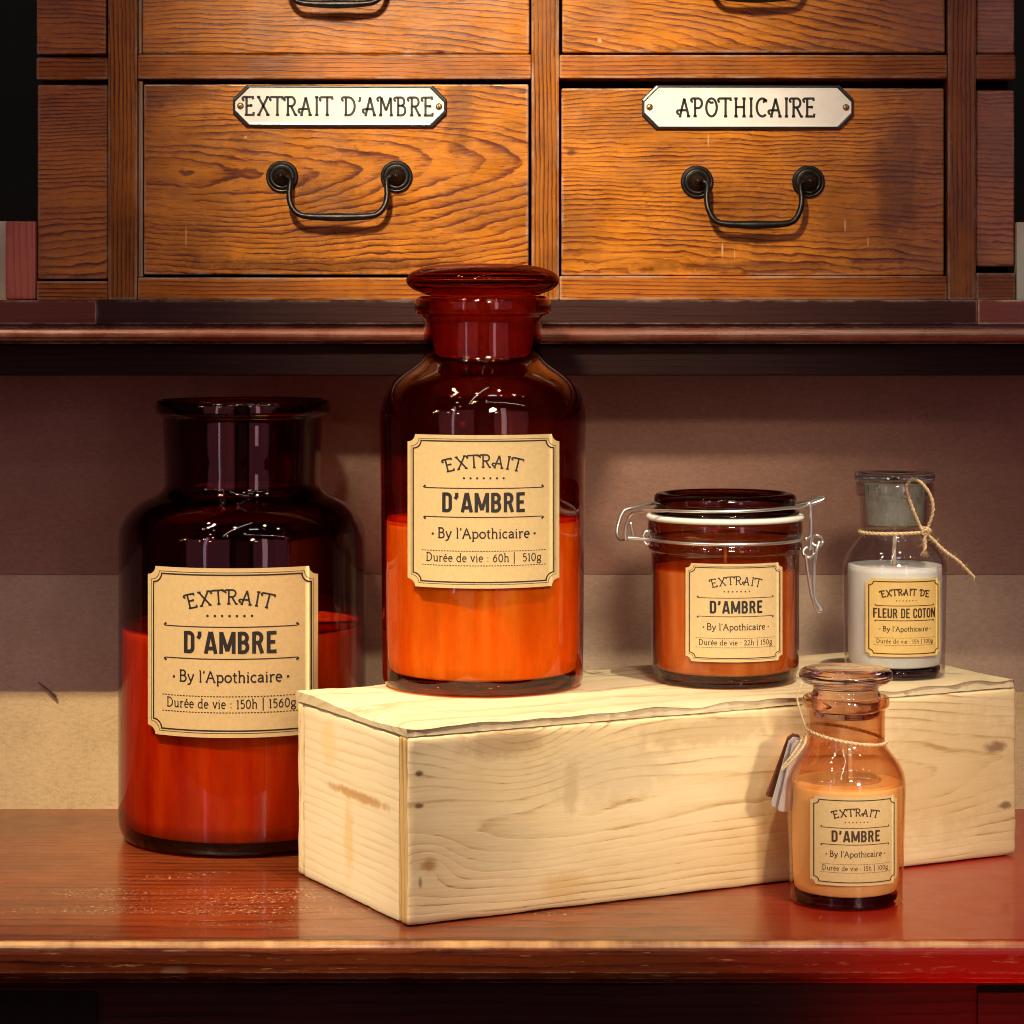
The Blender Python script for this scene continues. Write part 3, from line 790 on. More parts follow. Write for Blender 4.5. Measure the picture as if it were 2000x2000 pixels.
def make_label(parent, R, zc, th0, w, h, texts, paper, ink, thin_line=True, lead=1.0):
    """paper label wrapped on a cylinder of radius R; the design is laid out on a width of 1"""
    al = h / w

    def placer(off):
        def place(u, v):
            s = max(-0.99, min(0.99, u * w / R))
            th = th0 + math.asin(s)
            return Vector(((R + off) * math.sin(th), -(R + off) * math.cos(th), zc + v * w))
        return place
    out = notched(0.5, al / 2, 0.050)
    # fill the outline with vertical strips
    xs = sorted(set([round(x, 5) for x, _ in out] + [i / 40 - 0.5 for i in range(41)]))

    def top(x):
        d = 0.5 - abs(x)
        if d < 0.050:
            return al / 2 - math.sqrt(max(0, 0.050 ** 2 - d * d))
        return al / 2
    bm = bmesh.new()
    for o_, flip in ((0.00018, False), (0.00002, True)):
        pl = placer(o_)
        cols = [(bm.verts.new(pl(x, top(x))), bm.verts.new(pl(x, -top(x)))) for x in xs]
        for (a, b), (c, d) in zip(cols, cols[1:]):
            bm.faces.new((a, c, d, b) if flip else (a, b, d, c))
    lab = obj('label', bm, paper, parent, True)
    place = placer(0.00026)
    bm = bmesh.new()
    k = al
    pb = notched(0.462, k * 0.5 - 0.040, 0.052)
    ribbons([pb + [pb[0]]], 0.0085 * lead, place, bm)
    if thin_line:
        pb = notched(0.476, k * 0.5 - 0.026, 0.052)
        ribbons([pb + [pb[0]]], 0.0030, place, bm)
    obj('border', bm, ink, lab)
    bm = bmesh.new()
    t1, w1, t2, w2, tail = texts
    ribbons(set_text(t1, SER, w1, 0.080, 0.10, 0, 0.292 * k, 0.034), 0.0105 * lead, place, bm)
    for i in range(7):
        disc((i - 3) * 0.043, 0.219 * k, 0.0075, place, bm, 10)
    for s, yy in ((1, 0.153), (-1, -0.036)):
        yy *= k
        ribbons([[(-0.385, yy), (0.385, yy)]], 0.0060 * lead, place, bm)
        for sx in (-1, 1):
            ribbons([[(sx * 0.385, yy), (sx * 0.392, yy + s * 0.006), (sx * 0.386, yy + s * 0.013)]], 0.0075, place, bm)
            disc(sx * 0.384, yy + s * 0.012, 0.0068, place, bm, 8)
    ribbons(set_text(t2, BOLD, w2, 0.128, 0.07 if len(t2) < 9 else 0.04, 0, -0.004 * k), 0.0225 if len(t2) < 9 else 0.0195, place, bm)
    ribbons(set_text("By l'Apothicaire", LOW, 0.60, 0.064, 0.05, 0, -0.172 * k), 0.0088, place, bm)
    for sx in (-1, 1):
        disc(sx * 0.333, -0.147 * k, 0.008, place, bm, 8)
    for yy in (-0.257, -0.352):
        ribbons([[(x0, yy * k), (x0 + 0.011, yy * k)] for x0 in [-0.405 + i * 0.0182 for i in range(45)]], 0.0048, place, bm)
    ribbons(set_text(tail, LOW, 0.755, 0.054, 0.07, 0, -0.326 * k), 0.0062, place, bm)
    obj('lettering', bm, ink, lab)
    return lab


# ------------------------------------------------------------------ the setting: wall, counter, shelf, cabinet
YW = 1.581                      # kraft wall behind the counter
YS = 1.487                      # front of the shelf
ZS0 = HC - (735 - HY) * YS / F  # underside of the shelf
ZST = HC - (588 - HY) * YS / F  # top of the shelf

def zw(y):
    return HC - (y - HY) * YW / F


w_ = obj('wall', box_bm(-0.9, 0.9, YW + 0.0006, YW + 0.01, zw(1122), ZS0 + 0.004), M['wall_shaded'])  # wall cut into bands that carry the painted shelf shade
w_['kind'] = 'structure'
w_ = obj('wall_half_shade_band', box_bm(-0.9, 0.9, YW + 0.0003, YW + 0.01, zw(1350), zw(1122) - 0.0002), M['wall_half_shaded'])
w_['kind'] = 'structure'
w_ = obj('wall_lit_band', box_bm(-0.9, 0.9, YW, YW + 0.01, -0.002, zw(1350) - 0.0002), M['wall_lit'])
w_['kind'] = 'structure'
d_ = obj('wall_behind_cabinet', box_bm(-2.0, 2.0, 1.90, 1.93, -1.0, 2.2), M['dark_wall'])
d_['kind'] = 'structure'


def extrude_profile(prof, x0, x1, nx=2):
    """closed outline of (y, z) swept along X"""
    bm = bmesh.new()
    n = len(prof)
    cols = []
    for i in range(nx):
        x = x0 + (x1 - x0) * i / (nx - 1)
        cols.append([bm.verts.new((x, y, z)) for y, z in prof])
    for a, b in zip(cols, cols[1:]):
        for k in range(n):
            bm.faces.new((a[k], a[(k + 1) % n], b[(k + 1) % n], b[k]))
    bm.faces.new(cols[0][::-1])
    bm.faces.new(cols[-1])
    bmesh.ops.recalc_face_normals(bm, faces=bm.faces)
    return bm


counter = thing('counter', 'red-brown varnished wooden counter with dusty worn top and rounded front edge', 'counter')
tt = 0.0205
rr = 0.0058
prof = [(YW + 0.05, 0.0), (YF + rr, 0.0)] + [(YF + rr - rr * math.sin(a), -rr + rr * math.cos(a)) for a in [math.pi / 2 * i / 6 for i in range(1, 7)]]
prof += [(YF + 0.0002, -tt + 0.006), (YF + 0.0016, -tt + 0.003), (YF + 0.005, -tt), (YW + 0.05, -tt)]
obj('counter_top', extrude_profile(prof, -0.9, 0.9), M['counter'], counter)
obj('apron', box_bm(-0.9, 0.9, YF + 0.012, YF + 0.03, -0.16, -tt - 0.0005), M['apron'], counter)
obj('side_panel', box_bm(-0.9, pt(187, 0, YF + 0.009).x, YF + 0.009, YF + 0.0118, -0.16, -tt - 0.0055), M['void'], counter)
obj('side_panel', box_bm(pt(1910, 0, YF + 0.009).x, 0.9, YF + 0.009, YF + 0.0118, -0.16, -tt - 0.0055), M['apron'], counter)

shelf = thing('shelf', 'dark mahogany shelf with moulded bead edge above the candle jars', 'shelf')


def zz(y, Y=YS):
    return HC - (y - HY) * Y / F


xa, xb = pt(187, 0, YS).x, pt(1912, 0, YS).x
g0 = YS + 0.0045
# board with groove, bead and hollow fascia
prof = [(YW + 0.30, ZST), (g0 + 0.0035, ZST), (g0 + 0.0035, zz(641))]
zc, rb = (zz(641) + zz(668)) / 2, (zz(641) - zz(668)) / 2
prof += [(g0 - 0.001 + rb * 0.1 - rb * 1.1 * math.sin(a), zc + rb * math.cos(a)) for a in [math.pi * i / 12 for i in range(13)]]
prof += [(g0 + 0.0095, zz(670)), (g0 + 0.0095, zz(672)), (YW + 0.30, zz(672))]
obj('fascia', box_bm(-0.9, 0.9, g0 + 0.0095, YW + 0.30, ZS0, zz(672) - 0.0002, 0.0008), M['fascia'], shelf)
obj('board', extrude_profile(prof, -0.9, 0.9), M['mahog'], shelf)
band = lambda x0, x1: extrude_profile([(g0 + 0.0033, ZST + 0.0006), (g0 + 0.0033, zz(634)), (g0 + 0.0004, zz(634)), (g0, zz(633)), (g0, ZST), (g0 + 0.0006, ZST + 0.0006)], x0, x1)
b0 = obj('edge_strip', band(xa, xb), M['mahog_dark'], shelf)  # middle strip darker than the end strips
b0['label'] = 'darker middle strip of the shelf edge'
obj('edge_strip', band(-0.9, xa - 0.0003), M['mahog'], shelf)
obj('edge_strip', band(xb + 0.0003, 0.9), M['mahog'], shelf)

# --- posts and boards beside the cabinet
YC = 1.515
zt = ZST + 0.0008
o = obj('post', box_bm(pt(10, 0, YC).x, pt(69.3, 0, YC).x, YC, YC + 0.02, zt, pt(0, 432, YC).z, 0.0012), M['mahog_v'])
o['label'] = 'short red mahogany post standing on the shelf left of the drawers'
o['category'] = 'post'
o = obj('board', box_bm(pt(-60, 0, YC + .022).x, pt(60, 0, YC + .022).x, YC + 0.0215, YC + 0.03, zt, pt(0, 432, YC + .022).z), M['cream'])
o['label'] = 'cream board behind the short mahogany post at the left edge'
o['category'] = 'board'
o = obj('board', box_bm(pt(1985.8, 0, YC).x, pt(2080, 0, YC).x, YC, YC + 0.008, zt, pt(0, 434, YC).z), M['green'])
o['label'] = 'pale green board standing on the shelf right of the drawers'
o['category'] = 'board'

# --- the drawer cabinet
cab = thing('drawer_cabinet', 'old oak apothecary drawer cabinet with bronze handles standing on the shelf', 'cabinet')


def X(x):
    return pt(x, 0, YC).x


def Zp(y):
    return pt(0, y, YC).z


YB = YC + 0.13
TOP = -298
ZBOT = ZST + 0.0006
obj('light_blocker', box_bm(-0.9, 0.9, 1.365, YB + 0.01, Zp(TOP) + 0.0003, Zp(TOP) + 0.022, 0.004), M['frame_h'], cab)  # unseen overhang added to keep the ceiling spots off the drawers
obj('carcass', box_bm(X(71), X(1984), YC + 0.024, YB, ZBOT, Zp(TOP)), M['void'], cab)
for (x0, x1) in ((211, 268), (1038, 1092), (1851, 1906)):
    obj('stile', box_bm(X(x0), X(x1), YC - 0.0005, YC + 0.024, ZBOT, Zp(TOP), 0.0010), M['frame_v'], cab)
for (x0, x1, ya, yb) in ((268, 1038, 106, 154), (1092, 1851, 107, 153), (70, 211, 112, 155), (1906, 1985, 106, 154),
                         (268, 1038, 542, 0), (1092, 1851, 539, 0), (70, 211, 549, 0), (1906, 1985, 533, 0),
                         (268, 1038, TOP, -284), (1092, 1851, TOP, -284), (70, 211, TOP, -284), (1906, 1985, TOP, -284)):
    obj('rail', box_bm(X(x0) + 0.0002, X(x1) - 0.0002, YC + 0.0004, YC + 0.024, Zp(yb) if yb else ZBOT, Zp(ya), 0.0009), M['frame_h'], cab)
# pale worn strip inside the frame at the left of the left drawer
for x0, x1, y0, y1 in ((268.6, 277, 157, 541), (268.6, 275, -283, 104)):
    obj('bead', box_bm(X(x0), X(x1), YC + 0.0035, YC + 0.02, Zp(y1), Zp(y0), 0.0006), wood('worn_bead', (0.42, 0.27, 0.14), (0.12, 0.05, 0.02), axis='Z', freq=500, pith=(0, 1.5, 0.7), stretch=0.02, wear=WEARC, wear_amt=2.0), cab)


def drawer(x0, x1, y0, y1, mat, rec=0.0042):
    d = obj('drawer', box_bm(X(x0), X(x1), YC + rec, YC + 0.023, Zp(y1), Zp(y0), 0.0011, seg=3), mat, cab)
    return d


def handle(d, cxl, cxr, cy, yb, r, rec=0.0042):
    Y0 = YC + rec
    s = 1.0 / (F / YC)
    R_ = r * s
    for cx in (cxl, cxr):
        prof = [(0, -0.0001), (R_, -0.0001), (R_ * 1.0, 0.0016), (R_ * .90, 0.0024), (R_ * .84, 0.0019), (R_ * .78, 0.0030), (R_ * .66, 0.0034),
                (R_ * .60, 0.0029), (R_ * .55, 0.0040), (R_ * .46, 0.0046), (R_ * .40, 0.0060), (R_ * .36, 0.0082), (R_ * .26, 0.0098), (R_ * .17, 0.0104),
                (R_ * .15, 0.0118), (R_ * .07, 0.0126), (0, 0.0127)]
        Mx = Matrix.Translation(Vector((X(cx), Y0, Zp(cy)))) @ Matrix.Rotation(math.pi / 2, 4, 'X')
        obj('rosette', lathe(chaikin(prof, 1), 48, M=Mx), M['bronze'], d, True)
    w = cxr - cxl
    pr = [(cxl + 8, cy + 1, .0066), (cxl + 17, cy + 2, .0070), (cxl + 19, cy + 12, .0085), (cxl + 16, cy + 34, .0105), (cxl + 19, cy + 56, .012), (cxl + 31, yb - 6, .013), (cxl + 50, yb, .0135),
          (cxl + w * .5, yb + 1.5, .0135), (cxr - 50, yb, .0135), (cxr - 31, yb - 6, .013), (cxr - 19, cy + 56, .012), (cxr - 16, cy + 34, .0105), (cxr - 19, cy + 12, .0085), (cxr - 17, cy + 2, .0070), (cxr - 8, cy + 1, .0066)]
    P = chaikin([(X(a), Y0 - c, Zp(b)) for a, b, c in pr], 3)
    n = len(P)
    rad = []
    for i, p in enumerate(P):
        t = abs((p[0] - X((cxl + cxr) / 2)) / (X(cxr) - X(cxl)) * 2)
        rad.append((5.8 + 2.8 * max(0, 1 - t * 1.5) + 0.25 * mnoise.noise(Vector(p) * 300)) * s)
    obj('handle', tube(P, rad, 14), M['bronze'], d, True)


def plate(d, x0, x1, y0, y1, text, tx0, tx1, ty0, ty1, rec=0.0042, tilt=0.0):
    """octagonal enamel name plate with a raised black rim, screws and lettering"""
    Y0 = YC + rec
    cx, cy = (x0 + x1) / 2, (y0 + y1) / 2

    def octo(inset, dy):
        c = 27 + inset * 0.15
        hw, hh = (x1 - x0) / 2 - inset, (y1 - y0) / 2 - inset
        c = min(c, hh)
        p = [(-hw + c, -hh), (hw - c, -hh), (hw, -hh + c), (hw, hh - c), (hw - c, hh), (-hw + c, hh), (-hw, hh - c), (-hw, -hh + c)]
        ct, st = math.cos(tilt), math.sin(tilt)
        return [Vector((X(cx + a * ct - b * st), Y0 - dy, Zp(cy + a * st + b * ct))) for a, b in p]

    def loft(loops, fill_last=True):
        bm = bmesh.new()
        R_ = [[bm.verts.new(v) for v in l] for l in loops]
        for a, b in zip(R_, R_[1:]):
            for k in range(8):
                bm.faces.new((a[k], a[(k + 1) % 8], b[(k + 1) % 8], b[k]))
        if fill_last:
            bm.faces.new(R_[-1])
        bmesh.ops.recalc_face_normals(bm, faces=bm.faces)
        return bm
    pl = obj('name_plate', loft([octo(3.2, -0.0002), octo(3.2, 0.0020), octo(5.0, 0.0024), octo(9, 0.0022)]), M['enamel'], d)
    obj('plate_rim', loft([octo(0, -0.0002), octo(0, 0.0018), octo(1.2, 0.0026), octo(3.6, 0.0028), octo(5.0, 0.00255), octo(5.0, 0.0010)], False), M['enamel_rim'], d)
    for sx in (x0 + 15, x1 - 15):
        Mx = Matrix.Translation(Vector((X(sx), Y0 - 0.0022, Zp(cy + (sx - cx) * math.sin(tilt))))) @ Matrix.Rotation(math.pi / 2, 4, 'X')
        r = 0.0019
        bm = lathe([(0, 0), (r, 0), (r, .0004), (r * .6, .0008), (0, .0009)], 20, M=Mx)
        a = 0.7 if sx < cx else 1.9
        obj('screw', bm, M['brass'], d, True)
        s2 = Vector((math.cos(a), 0, math.sin(a))) * r * 0.85
        c0 = Mx @ Vector((0, 0, 0.00085))
        obj('screw_slot', tube([c0 - s2, c0 + s2], 0.00025, 6), M['paint'], d)
    s = 1.0 / (F / YC)
    tw, th = (tx1 - tx0), (ty1 - ty0)

    def place(u, v):
        a, b = u, -v
        return Vector((X((tx0 + tx1) / 2 + a), Y0 - 0.00232, Zp(ty1 + b + a * math.sin(tilt))))
    bm = ribbons(set_text(text, SER, tw, th, 0.10, 0, 0), 4.6, place, maxseg=6)
    obj('lettering', bm, M['paint'], d)


d1 = drawer(278.5, 1032.5, 163, 536, M['drawer_a'])
d2 = drawer(1096.5, 1846, 171, 538, M['drawer_b'], 0.0036)
d3 = drawer(276, 1034, -280, 103.5, M['drawer_c'], 0.0036)
d4 = drawer(1098, 1848, -280, 101.5, M['drawer_c'], 0.0036)
drawer(70.5, 208.5, 164, 545, M['drawer_b'])
drawer(70.5, 207, -280, 105.5, M['drawer_c'], 0.001)
drawer(1909, 1984.5, 175, 520, M['drawer_b'])
drawer(1909, 1984.5, -280, 103, M['drawer_b'])
handle(d1, 550, 774, 344.5, 424, 31.5)
handle(d2, 1362, 1580, 354.6, 439, 32.0, 0.0036)
handle(d3, 548, 770, -68, 11, 31.5, 0.0036)
handle(d4, 1364, 1582, -84, 0, 32.0, 0.0036)
plate(d1, 454, 872, 166, 248, "EXTRAIT D'AMBRE", 476, 848, 189.5, 224.5, tilt=0.0035)
plate(d2, 1254, 1668, 166, 252, "APOTHICAIRE", 1324, 1594, 192, 227, 0.0036, tilt=0.001)

o = obj('mark', tube([pt(74, 1332, YW - 0.0016), pt(90, 1344, YW - 0.0014), pt(110, 1361, YW - 0.0012)], [0.0003, 0.0005, 0.0008], 6), plain('dark_mark', (0.06, 0.03, 0.02), 0.8))  # dark line on the wall, built as a thin rod
o['label'] = 'thin dark line on the kraft wall left of the largest jar'
o['category'] = 'mark'

# ------------------------------------------------------------------ the pine box
HB = 0.097
BA = math.radians(27.5)
BF = (-0.0504, 1.2786)
BL, BD, BH = 0.366, 0.135, 0.091
pbox = thing('wooden_box', 'long pale pine box with rough-edged lid standing askew on the counter', 'box', (BF[0], BF[1], 0.0), BA)
# local axes: x along the front board, y into the depth
TH = 0.0105


def rough_box(x0, x1, y0, y1, z0, z1, step, amp, seed, bevel=0.0018, gap=None):
    """a board with slightly uneven sawn edges"""
    bm = box_bm(x0, x1, y0, y1, z0, z1)
    for ax, a, b in ((0, x0, x1), (1, y0, y1), (2, z0, z1)):
        n = max(1, int((b - a) / step))
        for i in range(1, n):
            co = [0, 0, 0]
            no = [0, 0, 0]
            co[ax] = a + (b - a) * i / n
            no[ax] = 1
            bmesh.ops.bisect_plane(bm, geom=bm.verts[:] + bm.edges[:] + bm.faces[:], plane_co=co, plane_no=no)
    if bevel:
        es = [e for e in bm.edges if len(e.link_faces) == 2 and e.calc_face_angle(0) > 0.5]
        bmesh.ops.bevel(bm, geom=es, offset=bevel, segments=2, affect='EDGES', profile=0.5)
    for v in bm.verts:
        p = v.co * 45.0 + Vector((seed * 7.1, 0, 0))
        p2 = v.co * 190.0 + Vector((0, seed * 3.3, 0))
        ex = min(abs(v.co.x - x0), abs(v.co.x - x1)) < 0.004
        ey = min(abs(v.co.y - y0), abs(v.co.y - y1)) < 0.004
        ez = min(abs(v.co.z - z0), abs(v.co.z - z1)) < 0.004
        k = (int(ex) + int(ey) + int(ez) >= 2)
        d = Vector((mnoise.noise(p), mnoise.noise(p + Vector((9, 0, 0))), mnoise.noise(p + Vector((0, 9, 0)))))
        e = Vector((mnoise.noise(p2), mnoise.noise(p2 + Vector((9, 0, 0))), mnoise.noise(p2 + Vector((0, 9, 0)))))
        v.co += (d * 0.6 + e * 0.5) * amp * (1.0 if k else 0.15)
    return bm


fp = obj('front_panel', rough_box(0, BL, 0, TH, 0.0006, BH, 0.004, 0.0006, 1), M['pine_front'], pbox, True)
fp.data.materials.append(M['pine_grain'])
for p in fp.data.polygons:
    if abs(p.normal.x) > 0.8:
        p.material_index = 1
obj('end_panel', rough_box(0.0006, TH, TH + 0.0004, BD - TH * 0.7, 0.0006, BH - 0.0008, 0.004, 0.0005, 2, 0.0008), M['pine_end'], pbox, True)
obj('end_panel', rough_box(BL - TH, BL - 0.0006, TH + 0.0004, BD - TH * 0.7, 0.0006, BH - 0.0008, 0.006, 0.0005, 3, 0.0008), M['pine_end'], pbox, True)
obj('back_panel', rough_box(0, BL, BD - TH * 0.7 + 0.0004, BD, 0.0006, BH, 0.006, 0.0006, 4), M['pine_front'], pbox, True)
obj('bottom_panel', box_bm(TH + .0004, BL - TH - .0004, TH + .0004, BD - TH, 0.001, 0.008), M['pine_end'], pbox)


def lid_bm():
    x0, x1, y0, y1 = -0.001, BL - 0.001, 0.0005, BD + 0.001
    z0, z1 = BH + 0.0004, HB
    bm = bmesh.new()
    nx, ny = 120, 40
    vt, vb = {}, {}

    def edge_in(x, y):
        return min(x - x0, x1 - x, y - y0, y1 - y)
    for i in range(nx + 1):
        for j in range(ny + 1):
            # finer towards the edges
            ti = i / nx
            tj = j / ny
            x = x0 + (x1 - x0) * ti
            tj = 0.5 - 0.5 * math.cos(math.pi * tj)
            y = y0 + (y1 - y0) * tj
            nz = mnoise.noise(Vector((x * 26, y * 26, 3.0))) * 0.6 + mnoise.noise(Vector((x * 90, y * 90, 1.0))) * 0.4
            e = edge_in(x, y)
            px, py = x, y
            # front edge is broken away in shallow scoops
            if j == 0:
                py += 0.0014 + 0.0022 * nz + 0.0008 * mnoise.noise(Vector((x * 300, 0, 0)))
            if i == 0:
                px += 0.0010 + 0.0012 * nz
            if j == ny:
                py += 0.001 * nz
            z = z1
            if e < 0.010:
                t = 1 - e / 0.010
                wob = 0.5 + 0.9 * mnoise.noise(Vector((x * 40 + 5, y * 12, 0)))
                z -= t * t * 0.0036 * max(0.15, wob)
            z += 0.0002 * mnoise.noise(Vector((x * 60, y * 200, 8)))
            vt[i, j] = bm.verts.new((px, py, z))
            zb = z0 + (0.0005 * max(0, mnoise.noise(Vector((x * 30, y * 30, 20)))) if e < 0.004 else 0)
            vb[i, j] = bm.verts.new((px, py - (0.0011 if j == 0 else 0), zb))
    for i in range(nx):
        for j in range(ny):
            bm.faces.new((vt[i, j], vt[i + 1, j], vt[i + 1, j + 1], vt[i, j + 1]))
            bm.faces.new((vb[i, j], vb[i, j + 1], vb[i + 1, j + 1], vb[i + 1, j]))
    for i in range(nx):
        bm.faces.new((vb[i, 0], vb[i + 1, 0], vt[i + 1, 0], vt[i, 0]))
        bm.faces.new((vb[i + 1, ny], vb[i, ny], vt[i, ny], vt[i + 1, ny]))
    for j in range(ny):
        bm.faces.new((vb[0, j + 1], vb[0, j], vt[0, j], vt[0, j + 1]))
        bm.faces.new((vb[nx, j], vb[nx, j + 1], vt[nx, j + 1], vt[nx, j]))
    return bm


obj('lid', lid_bm(), M['pine_lid'], pbox, False)


# ------------------------------------------------------------------ candle jars
def glass_body(parent, outer, wall, wtop, outer_mat, inner_mat, seg=128):
    """outside wall of the jar, and the inside wall where no wax lies against it"""
    o, i = glass_shell(outer, wall, wtop)
    i[0] = (i[0][0], o[-1][1])
    bm = lathe([(o[0][0] - 0.003, o[0][1] + 0.0004)] + o, seg)
    nf = len(bm.faces)
    lathe([o[-1]] + i, seg, bm)
    g = obj('glass_body', bm, outer_mat, parent, True)
    g.data.materials.append(inner_mat)
    for k_, p in enumerate(g.data.polygons):
        if k_ >= nf:
            p.material_index = 1
    return g


def glass_shell(outer, wall, wtop, floor=0.005, n=2):
    """closed lathe outline: outside going up, inside coming down. outer: (r, z) from the base edge to the lip"""
    o = chaikin([(max(r, 0), z) for r, z in outer], n)
    inner = [(max(0.0005, r - wall), z) for r, z in outer if z > floor + 0.002]
    inner = [(inner[0][0], floor + 0.004), (inner[0][0] - 0.004, floor)] if False else inner
    i = chaikin(inner, n)
    hi = [q for q in i if q[1] > wtop]
    lo = [q for q in i if q[1] <= wtop]
    i = [(lo[-1][0] if lo else hi[0][0], wtop - 0.0003)] + hi
    return o, [p for p in i if p[1] >= wtop - 0.0004][::-1]


def wax_bm(r, z0, z1, chamfer=0.003):
    p = [(0, z0), (r - chamfer, z0), (r, z0 + chamfer), (r, z1 + 0.0003), (r - 0.0006, z1 + 0.0005), (r - 0.003, z1), (0, z1 - 0.0002)]
    return lathe(chaikin(p, 2), 96)


def jar(name, label, cat, px, Y, zbase):
    return thing(name, label, cat, ((px - 1000) * Y / F, Y, zbase))


# --- big open amber jar on the counter
Y1 = 1.505
k = 1.0 / (F / Y1 * 1.971)
j1 = jar('candle_jar', 'largest dark amber candle jar with open neck standing on the counter behind the box', 'candle jar', 474, Y1, 0.0)
out = [(420, 0), (455, 3), (475, 55), (475, 120), (475, 700), (475, 1120), (472, 1172), (452, 1222), (415, 1262), (372, 1290), (325, 1308), (300, 1335), (298, 1380), (303, 1500), (306, 1600), (308, 1615), (334, 1619), (336, 1640), (333, 1668), (322, 1674)]
out = [(r * k, h * k) for r, h in out]
R1 = 475 * k
glass_body(j1, out, 0.0019, (1753 - 938) * k, M['glass_dark'], M['glass_dark_in'])
obj('glass_base', lathe([(0, 0.0006), (R1 - 0.0065, 0.0006), (R1 - 0.0045, 0.002), (R1 - 0.0040, 0.005), (0, 0.005)], 96), M['base_dark'], j1, True)
obj('wax', wax_bm(R1 - 0.0023, 0.0054, (1753 - 938) * k, 0.006), M['wax_orange'], j1, True)
obj('wick', tube([(0, 0, (1753 - 945) * k), (0, 0, (1753 - 880) * k)], 0.0012, 8), M['wick'], j1, True)
make_label(j1, R1, 0.1115, 0.000, 0.0926, 0.0914, ('EXTRAIT', 0.49, "D'AMBRE", 0.545, 'Durée de vie : 150h | 1560g'), M['kraft'], M['ink'])

# --- tall stoppered amber jar on the box
Y2 = (HC - HB) * F / 762.0 + 0.048
k = 1.0 / (F / Y2 * 2.148)
zb2 = HY + (HC - HB) * F / Y2
c2 = (zb2 - 500) * 2.148
j2 = jar('apothecary_jar', 'tall stoppered amber candle jar standing on the lid of the box', 'candle jar', 943, Y2, HB)
out = [(380, c2), (408, c2 - 6), (421, c2 - 30), (421, c2 - 60), (423, 1500), (427, 1000), (432, 760), (434, 690), (430, 640), (414, 580), (380, 528), (335, 492), (290, 465), (255, 440), (246, 415), (246, 340), (249, 262), (256, 250), (284, 243), (288, 215), (284, 178), (262, 168)]
out = [(r * k, (c2 - y) * k) for r, y in out]
R2 = 427 * k
glass_body(j2, out, 0.0018, (c2 - 1098) * k, M['glass_amber'], M['glass_amber_in'])
obj('glass_base', lathe([(0, 0.0006), (423 * k - 0.0065, 0.0006), (423 * k - 0.0045, 0.002), (423 * k - 0.0040, 0.006), (0, 0.006)], 96), M['base_amber'], j2, True)
obj('wax', wax_bm(421 * k - 0.0022, 0.0064, (c2 - 1098) * k, 0.005), M['wax_orange'], j2, True)
obj('wick', tube([(0, 0, (c2 - 1100) * k), (0, 0, (c2 - 1040) * k)], 0.0011, 8), M['wick'], j2, True)
pg = [(0, 428), (170, 428), (205, 405), (214, 300), (226, 182), (226, 170), (0, 170)]
obj('stopper_plug', lathe(chaikin([(r * k, (c2 - y) * k) for r, y in pg], 1), 96), M['plug_amber'], j2, True)
st = [(0, 168), (200, 168), (228, 166), (250, 158), (300, 138), (322, 112), (321, 92), (300, 66), (230, 42), (120, 33), (0, 31)]
obj('stopper', lathe(chaikin([(r * k, (c2 - y) * k) for r, y in st], 2), 128), M['solid_amber'], j2, True)
make_label(j2, R2 + 0.0008, HC - (999.5 - HY) * (Y2 - R2) / F - HB, 0.02, 635 / 2.148 * (Y2 - 0.04) / F, 643 / 2.148 * (Y2 - R2) / F, ('EXTRAIT', 0.49, "D'AMBRE", 0.545, 'Durée de vie : 60h |  510g'), M['kraft'], M['ink'])

# --- clip-top jar
Y3 = (HC - HB) * F / 746.0 + 0.034
k = 1.0 / (F / Y3 * 4.025)
c3 = (HY + (HC - HB) * F / Y3 - 900) * 4.025
j3 = jar('clip_jar', 'low brown amber candle jar with wire clip lid standing on the box', 'candle jar', 1416, Y3, HB)
out = [(500, c3), (545, c3 - 6), (560, c3 - 30), (556, c3 - 60), (570, c3 - 85), (580, c3 - 120), (580, 1200), (580, 740), (584, 705), (603, 690), (606, 655), (590, 635), (588, 585), (602, 565), (607, 530), (606, 480), (600, 464), (570, 462)]
out = [(r * k, (c3 - y) * k) for r, y in out]
R3 = 580 * k
glass_body(j3, out, 0.0016, (c3 - 832) * k, M['glass_brown'], M['glass_brown_in'])
obj('glass_base', lathe([(0, 0.0006), (R3 - 0.001 - 0.0065, 0.0006), (R3 - 0.001 - 0.0045, 0.002), (R3 - 0.001 - 0.0040, 0.005), (0, 0.005)], 96), M['base_amber'], j3, True)
obj('wax', wax_bm(R3 - 0.0020, 0.0054, (c3 - 832) * k, 0.004), M['wax_orange'], j3, True)
obj('wick', tube([(0, 0, (c3 - 835) * k), (0.0003, 0, (c3 - 740) * k), (-0.0002, 0, (c3 - 655) * k)], 0.0010, 8), M['wick'], j3, True)
obj('gasket', lathe(chaikin([(560 * k, (c3 - 461) * k), (612 * k, (c3 - 459) * k), (624 * k, (c3 - 440) * k), (612 * k, (c3 - 417) * k), (560 * k, (c3 - 414) * k)], 2), 96), M['gasket'], j3, True)
ld = [(0, 470), (520, 470), (540, 440), (560, 413), (585, 411), (582, 395), (556, 372), (545, 352), (556, 334), (560, 290), (548, 262), (520, 250), (470, 252), (440, 290), (200, 300), (0, 300)]
obj('lid', lathe(chaikin([(r * k, (c3 - y) * k) for r, y in ld], 2), 128), tinted_glass('lid_glass', (0.48, 0.22, 0.19)), j3, True)


def W3(x, y, d):
    return ((x - 950) * k, d, (c3 - y) * k)


def ring_front(y0, y1, R_, a0=200, a1=340, n=26):
    return [(R_ * math.cos(math.radians(a0 + (a1 - a0) * i / n)), R_ * math.sin(math.radians(a0 + (a1 - a0) * i / n)), (c3 - (y0 + (y1 - y0) * i / n)) * k) for i in range(n + 1)]


